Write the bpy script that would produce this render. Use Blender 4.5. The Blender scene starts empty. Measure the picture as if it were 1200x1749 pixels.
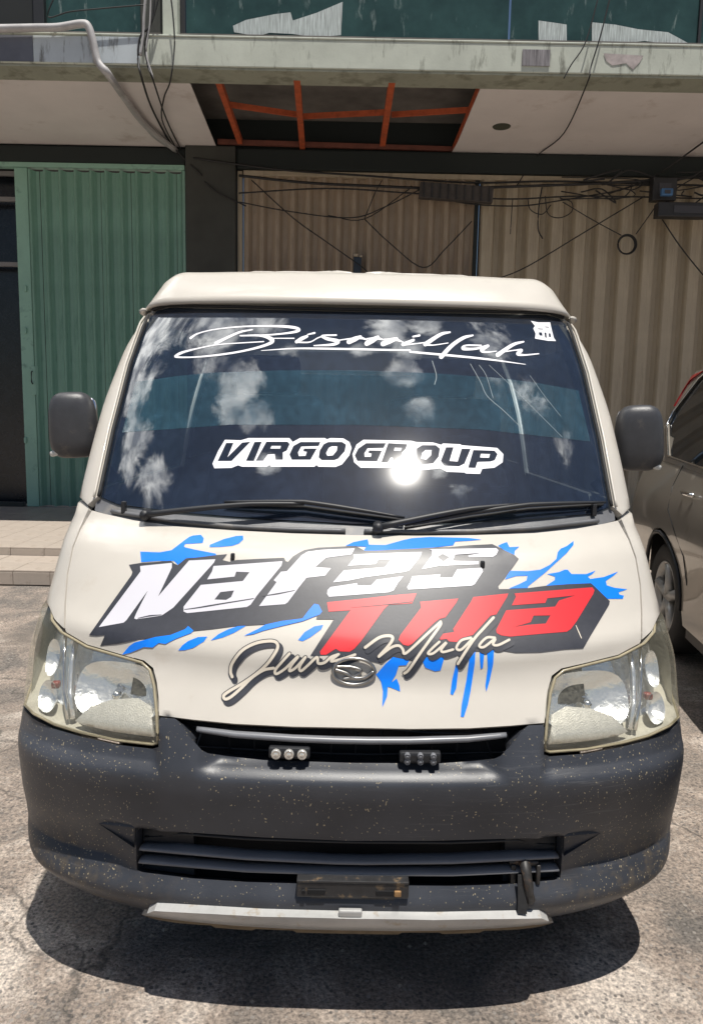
import bpy, bmesh, math, random
import numpy as np
from mathutils import Vector, Matrix, noise
from mathutils.bvhtree import BVHTree
from mathutils.geometry import delaunay_2d_cdt
random.seed(7)
R = math.radians
sc = bpy.context.scene
col = sc.collection

# ------------------------------------------------------------------ camera
F_PX, PITCH, ROLL, CAM_H = 1263.0, 7.6, 1.1, 1.45
cd = bpy.data.cameras.new('camera'); cam = bpy.data.objects.new('camera', cd); col.objects.link(cam)
cd.sensor_fit = 'VERTICAL'; cd.sensor_height = 36.0; cd.lens = F_PX / 1749 * 36
cd.clip_start = 0.05; cd.clip_end = 2000
ROT = Matrix.Rotation(R(90 - PITCH), 3, 'X') @ Matrix.Rotation(R(ROLL), 3, 'Z')
CAM = Vector((0, 0, CAM_H))
cam.matrix_world = Matrix.Translation(CAM) @ ROT.to_4x4()
sc.camera = cam
# ------------------------------------------------------------------ light
SUN = Vector((0.098, -0.208, 1.0)).normalized()
SUN_EL = math.asin(SUN.z); SUN_AZ = math.atan2(SUN.x, SUN.y)
w = bpy.data.worlds.new("World"); sc.world = w; w.use_nodes = True
nt = w.node_tree; nt.nodes.clear()
def N(tree, typ, **kw):
    n = tree.nodes.new(typ)
    for k, v in kw.items():
        if k.startswith('i_'): n.inputs[int(k[2:])].default_value = v
        else: setattr(n, k, v)
    return n
out = N(nt, 'ShaderNodeOutputWorld'); bg = N(nt, 'ShaderNodeBackground'); bg.inputs[1].default_value = 0.056
sky = N(nt, 'ShaderNodeTexSky', sky_type='NISHITA', sun_disc=False)
sky.sun_elevation = SUN_EL; sky.sun_rotation = SUN_AZ; sky.dust_density = 0.8; sky.ozone_density = 1.6
tc = N(nt, 'ShaderNodeTexCoord')
L = nt.links.new
# broken cumulus: banks of cloud at chosen bearings, their edges torn by noise, and scattered cloud over the rest of the dome
def WM(op, a, b_=None, c_=None):
    n = N(nt, 'ShaderNodeMath', operation=op)
    for i, q in enumerate((a, b_, c_)):
        if q is None: continue
        if isinstance(q, (int, float)): n.inputs[i].default_value = q
        else: L(q, n.inputs[i])
    return n.outputs[0]
G = tc.outputs['Generated']
nz = N(nt, 'ShaderNodeTexNoise'); nz.inputs['Scale'].default_value = 2.3; nz.inputs['Detail'].default_value = 3; L(G, nz.inputs['Vector'])
fine = N(nt, 'ShaderNodeTexNoise'); fine.inputs['Scale'].default_value = 9; fine.inputs['Detail'].default_value = 12; fine.inputs['Roughness'].default_value = .66; fine.inputs['Distortion'].default_value = .5; L(G, fine.inputs['Vector'])
acc = WM('MULTIPLY_ADD', nz.outputs[0], 5.0, -3.3)
for cx_, cy_, cz_, r_, k_ in ((-0.212, 0.023, 0.977, 0.070, 1.10), (-0.196, -0.065, 0.979, 0.065, 1.10), (-0.168, -0.195, 0.966, 0.040, 0.85), (-0.233, -0.036, 0.972, 0.068, 1.00), (0.085, 0.048, 0.995, 0.047, 1.10), (0.122, -0.047, 0.991, 0.048, 1.10),
    (0.164, -0.199, 0.966, 0.031, 1.10), (0.214, -0.251, 0.944, 0.037, 1.00), (0.094, 0.111, 0.989, 0.045, 0.90), (-0.571, 0.194, 0.798, 0.20, 1.10), (-0.574, -0.031, 0.818, 0.13, 1.00), (-0.499, -0.185, 0.847, 0.10, 0.95),
    (-0.538, 0.303, 0.786, 0.28, 1.10), (-0.298, 0.213, 0.930, 0.15, 1.10), (-0.182, 0.204, 0.962, 0.09, 1.00), (-0.110, 0.102, 0.989, 0.044, 0.70), (0.050, 0.158, 0.986, 0.055, 1.00), (0.126, 0.176, 0.976, 0.059, 0.90),
    (0.254, 0.195, 0.947, 0.098, 0.70), (0.499, -0.047, 0.865, 0.10, 0.80), (0.393, 0.034, 0.919, 0.10, 0.60), (0.017, 0.106, 0.994, 0.033, 0.70)):
    sb = N(nt, 'ShaderNodeVectorMath', operation='DISTANCE'); L(G, sb.inputs[0]); sb.inputs[1].default_value = (cx_, cy_, cz_)
    mr_ = N(nt, 'ShaderNodeMapRange', interpolation_type='SMOOTHSTEP'); mr_.inputs[1].default_value = 0; mr_.inputs[2].default_value = r_ * 1.9; mr_.inputs[3].default_value = k_; mr_.inputs[4].default_value = -1; L(sb.outputs['Value'], mr_.inputs[0])
    acc = WM('MAXIMUM', acc, mr_.outputs[0])
acc = WM('MINIMUM', acc, 1.1)
dn_ = WM('ADD', acc, WM('MULTIPLY_ADD', fine.outputs[0], 3.4, -1.95))
rp = N(nt, 'ShaderNodeMapRange', interpolation_type='SMOOTHSTEP'); rp.inputs[1].default_value = 0; rp.inputs[2].default_value = .75; L(dn_, rp.inputs[0])
n2 = N(nt, 'ShaderNodeTexNoise'); n2.inputs['Scale'].default_value = 16; n2.inputs['Detail'].default_value = 9; L(G, n2.inputs['Vector'])
r2 = N(nt, 'ShaderNodeValToRGB'); r2.color_ramp.elements[0].color = (22, 23, 25, 1); r2.color_ramp.elements[1].color = (98, 98, 95, 1)
r2.color_ramp.elements[0].position = .36; r2.color_ramp.elements[1].position = .64
mx = N(nt, 'ShaderNodeMix', data_type='RGBA')
L(n2.outputs[0], r2.inputs[0])
L(rp.outputs[0], mx.inputs[0]); L(sky.outputs[0], mx.inputs[6]); L(r2.outputs[0], mx.inputs[7])
L(mx.outputs[2], bg.inputs[0]); L(bg.outputs[0], out.inputs[0])
sl = bpy.data.lights.new('sun', 'SUN'); sl.energy = 5.0; sl.angle = R(.53); sl.color = (1, .955, .88)
so = bpy.data.objects.new('sun', sl); col.objects.link(so)
so.rotation_euler = SUN.to_track_quat('Z', 'Y').to_euler(); so.location = (0, 0, 20)
sc.view_settings.view_transform = 'Standard'; sc.view_settings.look = 'None'
sc.view_settings.gamma = 1; sc.view_settings.use_curve_mapping = False
sc.view_settings.exposure = 0.15
sc.render.engine = 'CYCLES'

# ------------------------------------------------------------------ pixel helpers
def ray(u, v):
    d = ROT @ Vector(((u - 600) / F_PX, -(v - 874.5) / F_PX, -1.0))
    return d.normalized()
def at_y(u, v, Y): d = ray(u, v); return CAM + d * (Y / d.y)
def at_z(u, v, Z): d = ray(u, v); return CAM + d * ((Z - CAM.z) / d.z)
def at_x(u, v, X): d = ray(u, v); return CAM + d * (X / d.x)

# ------------------------------------------------------------------ materials
MATS = {}
def mat(name, color, rough=.5, metal=0., var=0., vscale=8., bump=0., bscale=60., coat=0., dirt=None, ior=1.5, stretch=None, spec=None):
    if name in MATS: return MATS[name]
    m = bpy.data.materials.new(name); m.use_nodes = True; t = m.node_tree; b = t.nodes['Principled BSDF']
    b.inputs['Base Color'].default_value = (*color, 1); b.inputs['Roughness'].default_value = rough
    b.inputs['Metallic'].default_value = metal; b.inputs['IOR'].default_value = ior
    if coat: b.inputs['Coat Weight'].default_value = coat; b.inputs['Coat Roughness'].default_value = .06
    if spec is not None: b.inputs['Specular IOR Level'].default_value = spec
    tcn = N(t, 'ShaderNodeTexCoord'); vec = tcn.outputs['Object']
    if stretch:
        mpn = N(t, 'ShaderNodeMapping'); mpn.inputs['Scale'].default_value = stretch; t.links.new(vec, mpn.inputs[0]); vec = mpn.outputs[0]
    cur = None
    if var:
        n = N(t, 'ShaderNodeTexNoise'); n.inputs['Scale'].default_value = vscale; n.inputs['Detail'].default_value = 8; n.inputs['Roughness'].default_value = .62
        t.links.new(vec, n.inputs['Vector'])
        rr = N(t, 'ShaderNodeValToRGB'); rr.color_ramp.elements[0].position = .3; rr.color_ramp.elements[1].position = .7
        rr.color_ramp.elements[0].color = (*[c * (1 - var) for c in color], 1); rr.color_ramp.elements[1].color = (*[min(1, c * (1 + var)) for c in color], 1)
        t.links.new(n.outputs[0], rr.inputs[0]); cur = rr.outputs[0]
    if dirt:   # (colour, scale, threshold, stretch, strength)
        dc, ds, dth, dst, dstr = dirt
        mpn = N(t, 'ShaderNodeMapping'); mpn.inputs['Scale'].default_value = dst; t.links.new(tcn.outputs['Object'], mpn.inputs[0])
        n = N(t, 'ShaderNodeTexNoise'); n.inputs['Scale'].default_value = ds; n.inputs['Detail'].default_value = 9; n.inputs['Roughness'].default_value = .65
        t.links.new(mpn.outputs[0], n.inputs['Vector'])
        rr = N(t, 'ShaderNodeValToRGB'); rr.color_ramp.elements[0].position = dth; rr.color_ramp.elements[1].position = min(1, dth + .12)
        rr.color_ramp.elements[1].color = (dstr, dstr, dstr, 1)
        t.links.new(n.outputs[0], rr.inputs[0])
        mm = N(t, 'ShaderNodeMix', data_type='RGBA'); mm.inputs[6].default_value = (*color, 1); mm.inputs[7].default_value = (*dc, 1)
        t.links.new(rr.outputs[0], mm.inputs[0])
        if cur: t.links.new(cur, mm.inputs[6])
        cur = mm.outputs[2]
    if cur: t.links.new(cur, b.inputs['Base Color'])
    if bump:
        n = N(t, 'ShaderNodeTexNoise'); n.inputs['Scale'].default_value = bscale; n.inputs['Detail'].default_value = 6
        t.links.new(vec, n.inputs['Vector'])
        bp = N(t, 'ShaderNodeBump'); bp.inputs['Strength'].default_value = bump; bp.inputs['Distance'].default_value = .01
        t.links.new(n.outputs[0], bp.inputs['Height']); t.links.new(bp.outputs[0], b.inputs['Normal'])
    MATS[name] = m
    return m

M_paint = mat('cream_van_paint', (.545, .51, .455), .36, var=.035, vscale=5, coat=.4, dirt=((.38, .30, .22), 7, .60, (1, 1, 1), .25), bump=.012, bscale=4)
M_trim = mat('black_trim', (.018, .019, .022), .5)
M_dark = mat('dark_void', (.008, .008, .009), .9)
M_rubber = mat('rubber', (.02, .02, .021), .75, bump=.2)
M_greyp = mat('grey_plastic', (.050, .051, .056), .38, var=.12, vscale=30, bump=.12, bscale=500, dirt=((.2, .17, .13), 14, .58, (1, 1, 1), .4))
M_cowl = mat('cowl_plastic', (.13, .132, .14), .45, var=.2, vscale=12, bump=.1, bscale=300, dirt=((.3, .27, .23), 10, .55, (1, 1, 1), .4))
M_silver = mat('silver_lip', (.46, .46, .45), .36, metal=.25, var=.08, vscale=20, dirt=((.33, .25, .15), 25, .57, (1, 1, 1), .7))
M_chrome = mat('chrome', (.8, .8, .8), .12, metal=1, var=.2, vscale=40)
M_vblack = mat('vinyl_black', (.034, .036, .046), .40, var=.12, vscale=60, bump=.015, bscale=200)
M_vwhite = mat('vinyl_white', (.60, .59, .635), .32, coat=.2)
M_vred = mat('vinyl_red', (.64, .028, .035), .34, coat=.2)
M_vblue = mat('vinyl_blue', (.003, .20, .88), .34, coat=.2)
M_vcream = mat('vinyl_cream', (.60, .54, .45), .35)
M_wwhite = mat('window_lettering_white', (.70, .69, .72), .5)
M_rim = mat('aged_lamp_seal', (.30, .26, .17), .35, var=.2, vscale=30, coat=.3)

def plastic_bumper():
    m = bpy.data.materials.new('bumper_plastic_mud_flecked'); m.use_nodes = True; t = m.node_tree; b = t.nodes['Principled BSDF']; l = t.links.new
    tcn = N(t, 'ShaderNodeTexCoord'); geo = tcn.outputs['Object']
    n = N(t, 'ShaderNodeTexNoise'); n.inputs['Scale'].default_value = 5; n.inputs['Detail'].default_value = 9; l(geo, n.inputs['Vector'])
    base = N(t, 'ShaderNodeValToRGB'); base.color_ramp.elements[0].color = (.030, .033, .041, 1); base.color_ramp.elements[1].color = (.052, .056, .067, 1)
    base.color_ramp.elements[0].position = .35; base.color_ramp.elements[1].position = .7; l(n.outputs[0], base.inputs[0])
    # soft dust low down
    sx = N(t, 'ShaderNodeSeparateXYZ'); l(geo, sx.inputs[0])
    low = N(t, 'ShaderNodeMapRange'); low.inputs[1].default_value = .50; low.inputs[2].default_value = .24; l(sx.outputs[2], low.inputs[0])
    ax = N(t, 'ShaderNodeMath', operation='ABSOLUTE'); l(sx.outputs[0], ax.inputs[0])
    sd = N(t, 'ShaderNodeMapRange'); sd.inputs[1].default_value = .35; sd.inputs[2].default_value = .8; l(ax.outputs[0], sd.inputs[0])
    dn = N(t, 'ShaderNodeTexNoise'); dn.inputs['Scale'].default_value = 38; dn.inputs['Detail'].default_value = 8; l(geo, dn.inputs['Vector'])
    dr = N(t, 'ShaderNodeValToRGB'); dr.color_ramp.elements[0].position = .48; dr.color_ramp.elements[1].position = .7; l(dn.outputs[0], dr.inputs[0])
    a = N(t, 'ShaderNodeMath', operation='MULTIPLY'); l(low.outputs[0], a.inputs[0]); l(dr.outputs[0], a.inputs[1])
    a2 = N(t, 'ShaderNodeMath', operation='MULTIPLY'); l(a.outputs[0], a2.inputs[0]); l(sd.outputs[0], a2.inputs[1])
    a3 = N(t, 'ShaderNodeMath', operation='MULTIPLY'); a3.inputs[1].default_value = .55; l(a2.outputs[0], a3.inputs[0])
    m1 = N(t, 'ShaderNodeMix', data_type='RGBA'); l(a3.outputs[0], m1.inputs[0]); l(base.outputs[0], m1.inputs[6]); m1.inputs[7].default_value = (.20, .145, .075, 1)
    cur = m1.outputs[2]
    for sc_, th, zs in ((120, .10, 1.0), (230, .14, .6), (60, .045, 1.4)):
        mpn = N(t, 'ShaderNodeMapping'); mpn.inputs['Scale'].default_value = (1, 1, zs); mpn.inputs['Location'].default_value = (sc_, 3, 1); l(geo, mpn.inputs[0])
        wn = N(t, 'ShaderNodeTexNoise'); wn.inputs['Scale'].default_value = 60; l(geo, wn.inputs['Vector'])
        wm = N(t, 'ShaderNodeMix', data_type='VECTOR'); wm.inputs[0].default_value = .012; l(mpn.outputs[0], wm.inputs[4]); l(wn.outputs[1], wm.inputs[5])
        v = N(t, 'ShaderNodeTexVoronoi'); v.inputs['Scale'].default_value = sc_; l(wm.outputs[1], v.inputs['Vector'])
        # random thinning by cell colour
        sp = N(t, 'ShaderNodeSeparateColor'); l(v.outputs['Color'], sp.inputs[0])
        rad = N(t, 'ShaderNodeMath', operation='MULTIPLY'); l(sp.outputs[0], rad.inputs[0]); l(sp.outputs[0], rad.inputs[1])
        rad2 = N(t, 'ShaderNodeMath', operation='MULTIPLY'); l(rad.outputs[0], rad2.inputs[0]); rad2.inputs[1].default_value = th * 2.4
        lt = N(t, 'ShaderNodeMath', operation='LESS_THAN'); l(v.outputs['Distance'], lt.inputs[0]); l(rad2.outputs[0], lt.inputs[1])
        # density
        nn = N(t, 'ShaderNodeTexNoise'); nn.inputs['Scale'].default_value = 4.5; nn.inputs['Detail'].default_value = 4; l(geo, nn.inputs['Vector'])
        add = N(t, 'ShaderNodeMath', operation='MULTIPLY_ADD'); l(sd.outputs[0], add.inputs[0]); add.inputs[1].default_value = .38; l(nn.outputs[0], add.inputs[2])
        gt = N(t, 'ShaderNodeMath', operation='GREATER_THAN')
        pr = N(t, 'ShaderNodeMath', operation='MULTIPLY_ADD'); l(sp.outputs[1], pr.inputs[0]); pr.inputs[1].default_value = .95; pr.inputs[2].default_value = .22
        l(add.outputs[0], gt.inputs[0]); l(pr.outputs[0], gt.inputs[1])
        k = N(t, 'ShaderNodeMath', operation='MULTIPLY'); l(lt.outputs[0], k.inputs[0]); l(gt.outputs[0], k.inputs[1])
        k2 = N(t, 'ShaderNodeMath', operation='MULTIPLY'); l(k.outputs[0], k2.inputs[0]); k2.inputs[1].default_value = .75
        mc = N(t, 'ShaderNodeMix', data_type='RGBA'); l(k2.outputs[0], mc.inputs[0]); l(cur, mc.inputs[6]); mc.inputs[7].default_value = (.42, .35, .22, 1)
        cur = mc.outputs[2]
    mps = N(t, 'ShaderNodeMapping'); mps.inputs['Scale'].default_value = (2.2, 2.2, 55); mps.inputs['Rotation'].default_value = (0, R(7), 0); l(geo, mps.inputs[0])
    ns = N(t, 'ShaderNodeTexNoise'); ns.inputs['Scale'].default_value = 3; ns.inputs['Detail'].default_value = 9; ns.inputs['Roughness'].default_value = .7; l(mps.outputs[0], ns.inputs['Vector'])
    nm = N(t, 'ShaderNodeTexNoise'); nm.inputs['Scale'].default_value = 3.2; nm.inputs['Detail'].default_value = 3; l(geo, nm.inputs['Vector'])
    rs = N(t, 'ShaderNodeMapRange'); rs.inputs[1].default_value = .56; rs.inputs[2].default_value = .72; l(ns.outputs[0], rs.inputs[0])
    rm = N(t, 'ShaderNodeMapRange'); rm.inputs[1].default_value = .48; rm.inputs[2].default_value = .66; rm.inputs[4].default_value = .55; l(nm.outputs[0], rm.inputs[0])
    mu = N(t, 'ShaderNodeMath', operation='MULTIPLY'); l(rs.outputs[0], mu.inputs[0]); l(rm.outputs[0], mu.inputs[1])
    mcs = N(t, 'ShaderNodeMix', data_type='RGBA'); l(mu.outputs[0], mcs.inputs[0]); l(cur, mcs.inputs[6]); mcs.inputs[7].default_value = (.16, .16, .165, 1); cur = mcs.outputs[2]
    l(cur, b.inputs['Base Color']); b.inputs['Roughness'].default_value = .40
    g = N(t, 'ShaderNodeTexNoise'); g.inputs['Scale'].default_value = 600; l(geo, g.inputs['Vector'])
    bp = N(t, 'ShaderNodeBump'); bp.inputs['Strength'].default_value = .10; bp.inputs['Distance'].default_value = .004
    l(g.outputs[0], bp.inputs['Height']); l(bp.outputs[0], b.inputs['Normal'])
    return m
M_bump = plastic_bumper()

def film_glass(name, base, trans=.12, ior=1.9, rough=.02, tint=(.5, .6, .65), glint_halo=.0):
    m = bpy.data.materials.new(name); m.use_nodes = True; t = m.node_tree; l = t.links.new; b = t.nodes['Principled BSDF']; o = t.nodes['Material Output']
    b.inputs['Base Color'].default_value = (*base, 1); b.inputs['Roughness'].default_value = rough; b.inputs['IOR'].default_value = ior
    tr = N(t, 'ShaderNodeBsdfTransparent'); tr.inputs[0].default_value = (*tint, 1)
    mxs = N(t, 'ShaderNodeMixShader'); mxs.inputs[0].default_value = trans
    l(b.outputs[0], mxs.inputs[1]); l(tr.outputs[0], mxs.inputs[2]); l(mxs.outputs[0], o.inputs[0])
    tcn = N(t, 'ShaderNodeTexCoord')
    n = N(t, 'ShaderNodeTexNoise'); n.inputs['Scale'].default_value = 6; n.inputs['Detail'].default_value = 10; l(tcn.outputs['Object'], n.inputs['Vector'])
    mp_ = N(t, 'ShaderNodeMapping'); mp_.inputs['Scale'].default_value = (1, 1, .12); l(tcn.outputs['Object'], mp_.inputs[0])
    n_ = N(t, 'ShaderNodeTexNoise'); n_.inputs['Scale'].default_value = 45; n_.inputs['Detail'].default_value = 6; l(mp_.outputs[0], n_.inputs['Vector'])
    ad = N(t, 'ShaderNodeMath', operation='MULTIPLY'); l(n.outputs[0], ad.inputs[0]); l(n_.outputs[0], ad.inputs[1])
    rr = N(t, 'ShaderNodeMapRange'); rr.inputs[1].default_value = .15; rr.inputs[2].default_value = .42; rr.inputs[3].default_value = .8; rr.inputs[4].default_value = 1.45
    l(ad.outputs[0], rr.inputs[0])
    mc = N(t, 'ShaderNodeVectorMath', operation='SCALE'); mc.inputs[0].default_value = base; l(rr.outputs[0], mc.inputs['Scale']); l(mc.outputs[0], b.inputs['Base Color'])
    # second soft lobe, added to spread a halo round the sun's glint
    if glint_halo:
        gl = N(t, 'ShaderNodeBsdfGlossy'); gl.inputs['Roughness'].default_value = .11; gl.inputs[0].default_value = (glint_halo, glint_halo, glint_halo, 1)
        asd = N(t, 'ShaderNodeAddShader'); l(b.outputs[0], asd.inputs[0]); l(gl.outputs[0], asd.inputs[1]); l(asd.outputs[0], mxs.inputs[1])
    return m
M_film = film_glass('windscreen_dark_film', (.014, .021, .037), .20, 1.95, .012, glint_halo=.004)
M_strip = film_glass('windscreen_clear_strip', (.026, .066, .098), .40, 1.95, .015, (.75, .85, .9), glint_halo=.004)  # teal base colour stands in for the daylit cabin behind clear glass
M_sglass = film_glass('side_glass', (.006, .007, .009), .05, 1.5, .02)
M_vglass = film_glass('van_side_glass', (.01, .012, .014), .6, 1.5, .02, (.8, .85, .85))

def lens_mat():
    m = bpy.data.materials.new('headlamp_lens'); m.use_nodes = True; t = m.node_tree; l = t.links.new; o = t.nodes['Material Output']
    t.nodes.remove(t.nodes['Principled BSDF'])
    tr = N(t, 'ShaderNodeBsdfTransparent'); tr.inputs[0].default_value = (.98, .98, .95, 1)
    gl = N(t, 'ShaderNodeBsdfGlossy'); gl.inputs['Roughness'].default_value = .05; gl.inputs[0].default_value = (1, 1, 1, 1)
    df = N(t, 'ShaderNodeBsdfDiffuse'); df.inputs[0].default_value = (.60, .57, .45, 1)
    lwf = N(t, 'ShaderNodeLayerWeight'); lwf.inputs[0].default_value = .5; pw = N(t, 'ShaderNodeMath', operation='POWER'); pw.inputs[1].default_value = 4; l(lwf.outputs['Facing'], pw.inputs[0]); lw = N(t, 'ShaderNodeMath', operation='MULTIPLY_ADD'); lw.inputs[1].default_value = .55; lw.inputs[2].default_value = .045; l(pw.outputs[0], lw.inputs[0])
    tcn = N(t, 'ShaderNodeTexCoord'); n = N(t, 'ShaderNodeTexNoise'); n.inputs['Scale'].default_value = 120; n.inputs['Detail'].default_value = 8; l(tcn.outputs['Object'], n.inputs['Vector'])
    mr = N(t, 'ShaderNodeMapRange'); mr.inputs[1].default_value = .35; mr.inputs[2].default_value = .7; mr.inputs[3].default_value = .07; mr.inputs[4].default_value = .17; l(n.outputs[0], mr.inputs[0])
    m1 = N(t, 'ShaderNodeMixShader'); l(mr.outputs[0], m1.inputs[0]); l(tr.outputs[0], m1.inputs[1]); l(df.outputs[0], m1.inputs[2])
    m2 = N(t, 'ShaderNodeMixShader'); l(lw.outputs[0], m2.inputs[0]); l(m1.outputs[0], m2.inputs[1]); l(gl.outputs[0], m2.inputs[2]); l(m2.outputs[0], o.inputs[0])
    return m
M_lens = lens_mat()
M_refl = mat('lamp_reflector', (.88, .89, .90), .27, metal=.85, var=.05, vscale=25, bump=.45, bscale=34)
M_reflb = mat('lamp_fluted_reflector', (.60, .58, .53), .4, metal=.5, var=.12, vscale=90, bump=.22, bscale=420, stretch=(1, 1, .25))

# ------------------------------------------------------------------ object helpers
def tag(o, label=None, cat=None, group=None, kind=None):
    if label: o['label'] = label
    if cat: o['category'] = cat
    if group: o['group'] = group
    if kind: o['kind'] = kind
    return o
OFF = {}
def thing(name, loc, label, cat, group=None):
    o = bpy.data.objects.new(name, None); o.empty_display_size = .1; col.objects.link(o); o.location = loc
    OFF[o.name] = Vector(loc); tag(o, label, cat, group); return o
def mk(name, verts, faces, m, parent=None, smooth=False, label=None):
    off = OFF[parent.name] if parent else Vector((0, 0, 0))
    me = bpy.data.meshes.new(name); me.from_pydata([tuple(Vector(v) - off) for v in verts], [], faces); me.update()
    if isinstance(m, (list, tuple)):
        for q in m: me.materials.append(q)
    else: me.materials.append(m)
    if smooth: me.polygons.foreach_set('use_smooth', [True] * len(me.polygons))
    o = bpy.data.objects.new(name, me); col.objects.link(o)
    if parent: o.parent = parent; OFF[o.name] = off
    else: OFF[o.name] = Vector((0, 0, 0))
    if label: o['label'] = label
    return o
class MB:
    def __init__(s): s.v = []; s.f = []
    def add(s, v, f): k = len(s.v); s.v += [Vector(p) for p in v]; s.f += [[i + k for i in q] for q in f]; return s
    def box(s, c, d, rot=None, bev=0.):
        bm = bmesh.new(); bmesh.ops.create_cube(bm, size=1)
        for v in bm.verts: v.co = Vector((v.co.x * d[0], v.co.y * d[1], v.co.z * d[2]))
        if bev: bmesh.ops.bevel(bm, geom=bm.edges[:], offset=bev, segments=2, affect='EDGES', profile=.6)
        bm.verts.ensure_lookup_table()
        vs = [((rot @ v.co) if rot else v.co) + Vector(c) for v in bm.verts]
        s.add(vs, [[v.index for v in f.verts] for f in bm.faces]); bm.free(); return s
    def span(s, a, b, bev=0.):
        a = Vector(a); b = Vector(b); return s.box((a + b) / 2, [abs(x) for x in (b - a)], None, bev)
    def tube(s, pts, r, seg=6, cap=True):
        pts = [Vector(p) for p in pts]; rings = []
        up = Vector((0, 0, 1))
        for i, p in enumerate(pts):
            t = (pts[min(i + 1, len(pts) - 1)] - pts[max(i - 1, 0)])
            t = t.normalized() if t.length > 1e-9 else up
            a = t.cross(up); a = t.cross(Vector((1, 0, 0))) if a.length < 1e-3 else a; a.normalize(); b = t.cross(a)
            rr = r[i] if isinstance(r, (list, tuple)) else r
            rings.append([p + a * math.cos(2 * math.pi * k / seg) * rr + b * math.sin(2 * math.pi * k / seg) * rr for k in range(seg)])
        v = [q for g in rings for q in g]; f = []
        for i in range(len(rings) - 1):
            for k in range(seg): f.append([i * seg + k, i * seg + (k + 1) % seg, (i + 1) * seg + (k + 1) % seg, (i + 1) * seg + k])
        if cap: f.append(list(range(seg))[::-1]); f.append([(len(rings) - 1) * seg + k for k in range(seg)])
        return s.add(v, f)
    def lathe(s, prof, c, axis='x', seg=32):   # prof: (r, h)
        v = []; f = []
        for r_, h in prof:
            for k in range(seg):
                a = 2 * math.pi * k / seg; ca, sa = r_ * math.cos(a), r_ * math.sin(a)
                p = {'x': (h, ca, sa), 'y': (ca, h, sa), 'z': (ca, sa, h)}[axis]; v.append(Vector(p) + Vector(c))
        for i in range(len(prof) - 1):
            for k in range(seg): f.append([i * seg + k, i * seg + (k + 1) % seg, (i + 1) * seg + (k + 1) % seg, (i + 1) * seg + k])
        return s.add(v, f)
    def build(s, name, m, parent=None, smooth=False, label=None): return mk(name, s.v, s.f, m, parent, smooth, label)
def catmull(pts, n=8):
    pts = [np.array(p, float) for p in pts]
    if len(pts) < 3: return [pts[0] + (pts[-1] - pts[0]) * t for t in np.linspace(0, 1, n + 1)]
    P = [2 * pts[0] - pts[1]] + pts + [2 * pts[-1] - pts[-2]]; o = []
    for i in range(1, len(P) - 2):
        for k in range(n):
            t = k / n; a, b, c, d = P[i - 1], P[i], P[i + 1], P[i + 2]
            o.append(.5 * ((2 * b) + (c - a) * t + (2 * a - 5 * b + 4 * c - d) * t * t + (3 * b - a - 3 * c + d) * t ** 3))
    o.append(pts[-1]); return o
def autosmooth(o, ang=35):
    me = o.data; me.polygons.foreach_set('use_smooth', [True] * len(me.polygons)); bm = bmesh.new(); bm.from_mesh(me)
    for e in bm.edges:
        if len(e.link_faces) == 2 and e.calc_face_angle(0) > R(ang): e.smooth = False
    bm.to_mesh(me); bm.free()
    return o

# ------------------------------------------------------------------ van front surface  S(u,z)
X0 = 0.010
def mk_interp(tab, sm):
    z = np.array([a for a, b in tab]); y = np.array([b for a, b in tab]); zz = np.linspace(.1, 2.0, 761); yy = np.interp(zz, z, y)
    k = int(sm / 0.0025); ker = np.exp(-.5 * (np.arange(-3 * k, 3 * k + 1) / max(k, 1)) ** 2); ker /= ker.sum()
    yp = np.pad(yy, 3 * k, mode='reflect', reflect_type='odd'); ys = np.convolve(yp, ker, 'valid')
    ys = ys[:len(zz)]
    return lambda q: np.interp(q, zz, ys)
Pz = mk_interp([(.10, 1.72), (.205, 1.665), (.245, 1.625), (.285, 1.605), (.300, 1.602), (.345, 1.632), (.40, 1.625), (.47, 1.603), (.58, 1.587), (.62, 1.588), (.64, 1.597), (.72, 1.632), (.80, 1.688), (.896, 1.728), (1.018, 1.83), (1.09, 1.895), (1.118, 1.938), (1.135, 1.970), *[(1.17 + .63 * t / 8, 2.0 + .60 * t / 8 - .02 * 4 * (t / 8) * (1 - t / 8)) for t in range(9)], (2.0, 2.82)], .010)
Wz = mk_interp([(.10, .72), (.22, .765), (.26, .825), (.32, .868), (.40, .870), (.55, .864), (.70, .862), (.85, .852), (.97, .842), (1.18, .824), (1.47, .820), (1.675, .797), (1.8, .748), (2.0, .72)], .03)
Dz = mk_interp([(.1, .30), (.7, .30), (.95, .27), (1.17, .21), (1.3, .19), (1.8, .15), (2, .15)], .03)
NN = 2.45
def ss(a, b, x): t = np.clip((x - a) / (b - a), 0, 1); return t * t * (3 - 2 * t)
def relief(xl, z):
    ax = abs(xl)
    # recessed shelf under the upper grille, bumper shoulders stay proud
    r = -.046 * (1 - ss(.30, .368, ax)) * ss(.616, .634, z) * (1 - ss(.685, .715, z))
    # hollow of the lower corner, its ledge, and the wedge beside the lower opening
    r += -.016 * ss(.50, .60, ax) * ss(.345, .365, z) * (1 - ss(.40, .60, z))
    r += -.030 * (1 - ss(.50, .625, ax)) * ss(.40, .49, ax) * (1 - ss(.462, .472, z)) * ss(.395, .458, z)
    r += -.020 * ss(.435, .455, ax) * ss(.612, .632, z) * (1 - ss(.665, .70, z))
    # hood: broad crease falling to the lamps
    zc = .885 - .10 * (1 - (ax / .84) ** 2) + .03
    r += .005 * np.exp(-((z - (.86 + .06 * (ax / .8) ** 2)) / .022) ** 2) * ss(.66, .8, z)
    r += -.0025 * np.exp(-((z - (.815 + .06 * (ax / .8) ** 2)) / .03) ** 2) * (1 - ss(.60, .8, ax)) * ss(.74, .8, z)
    return r
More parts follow.
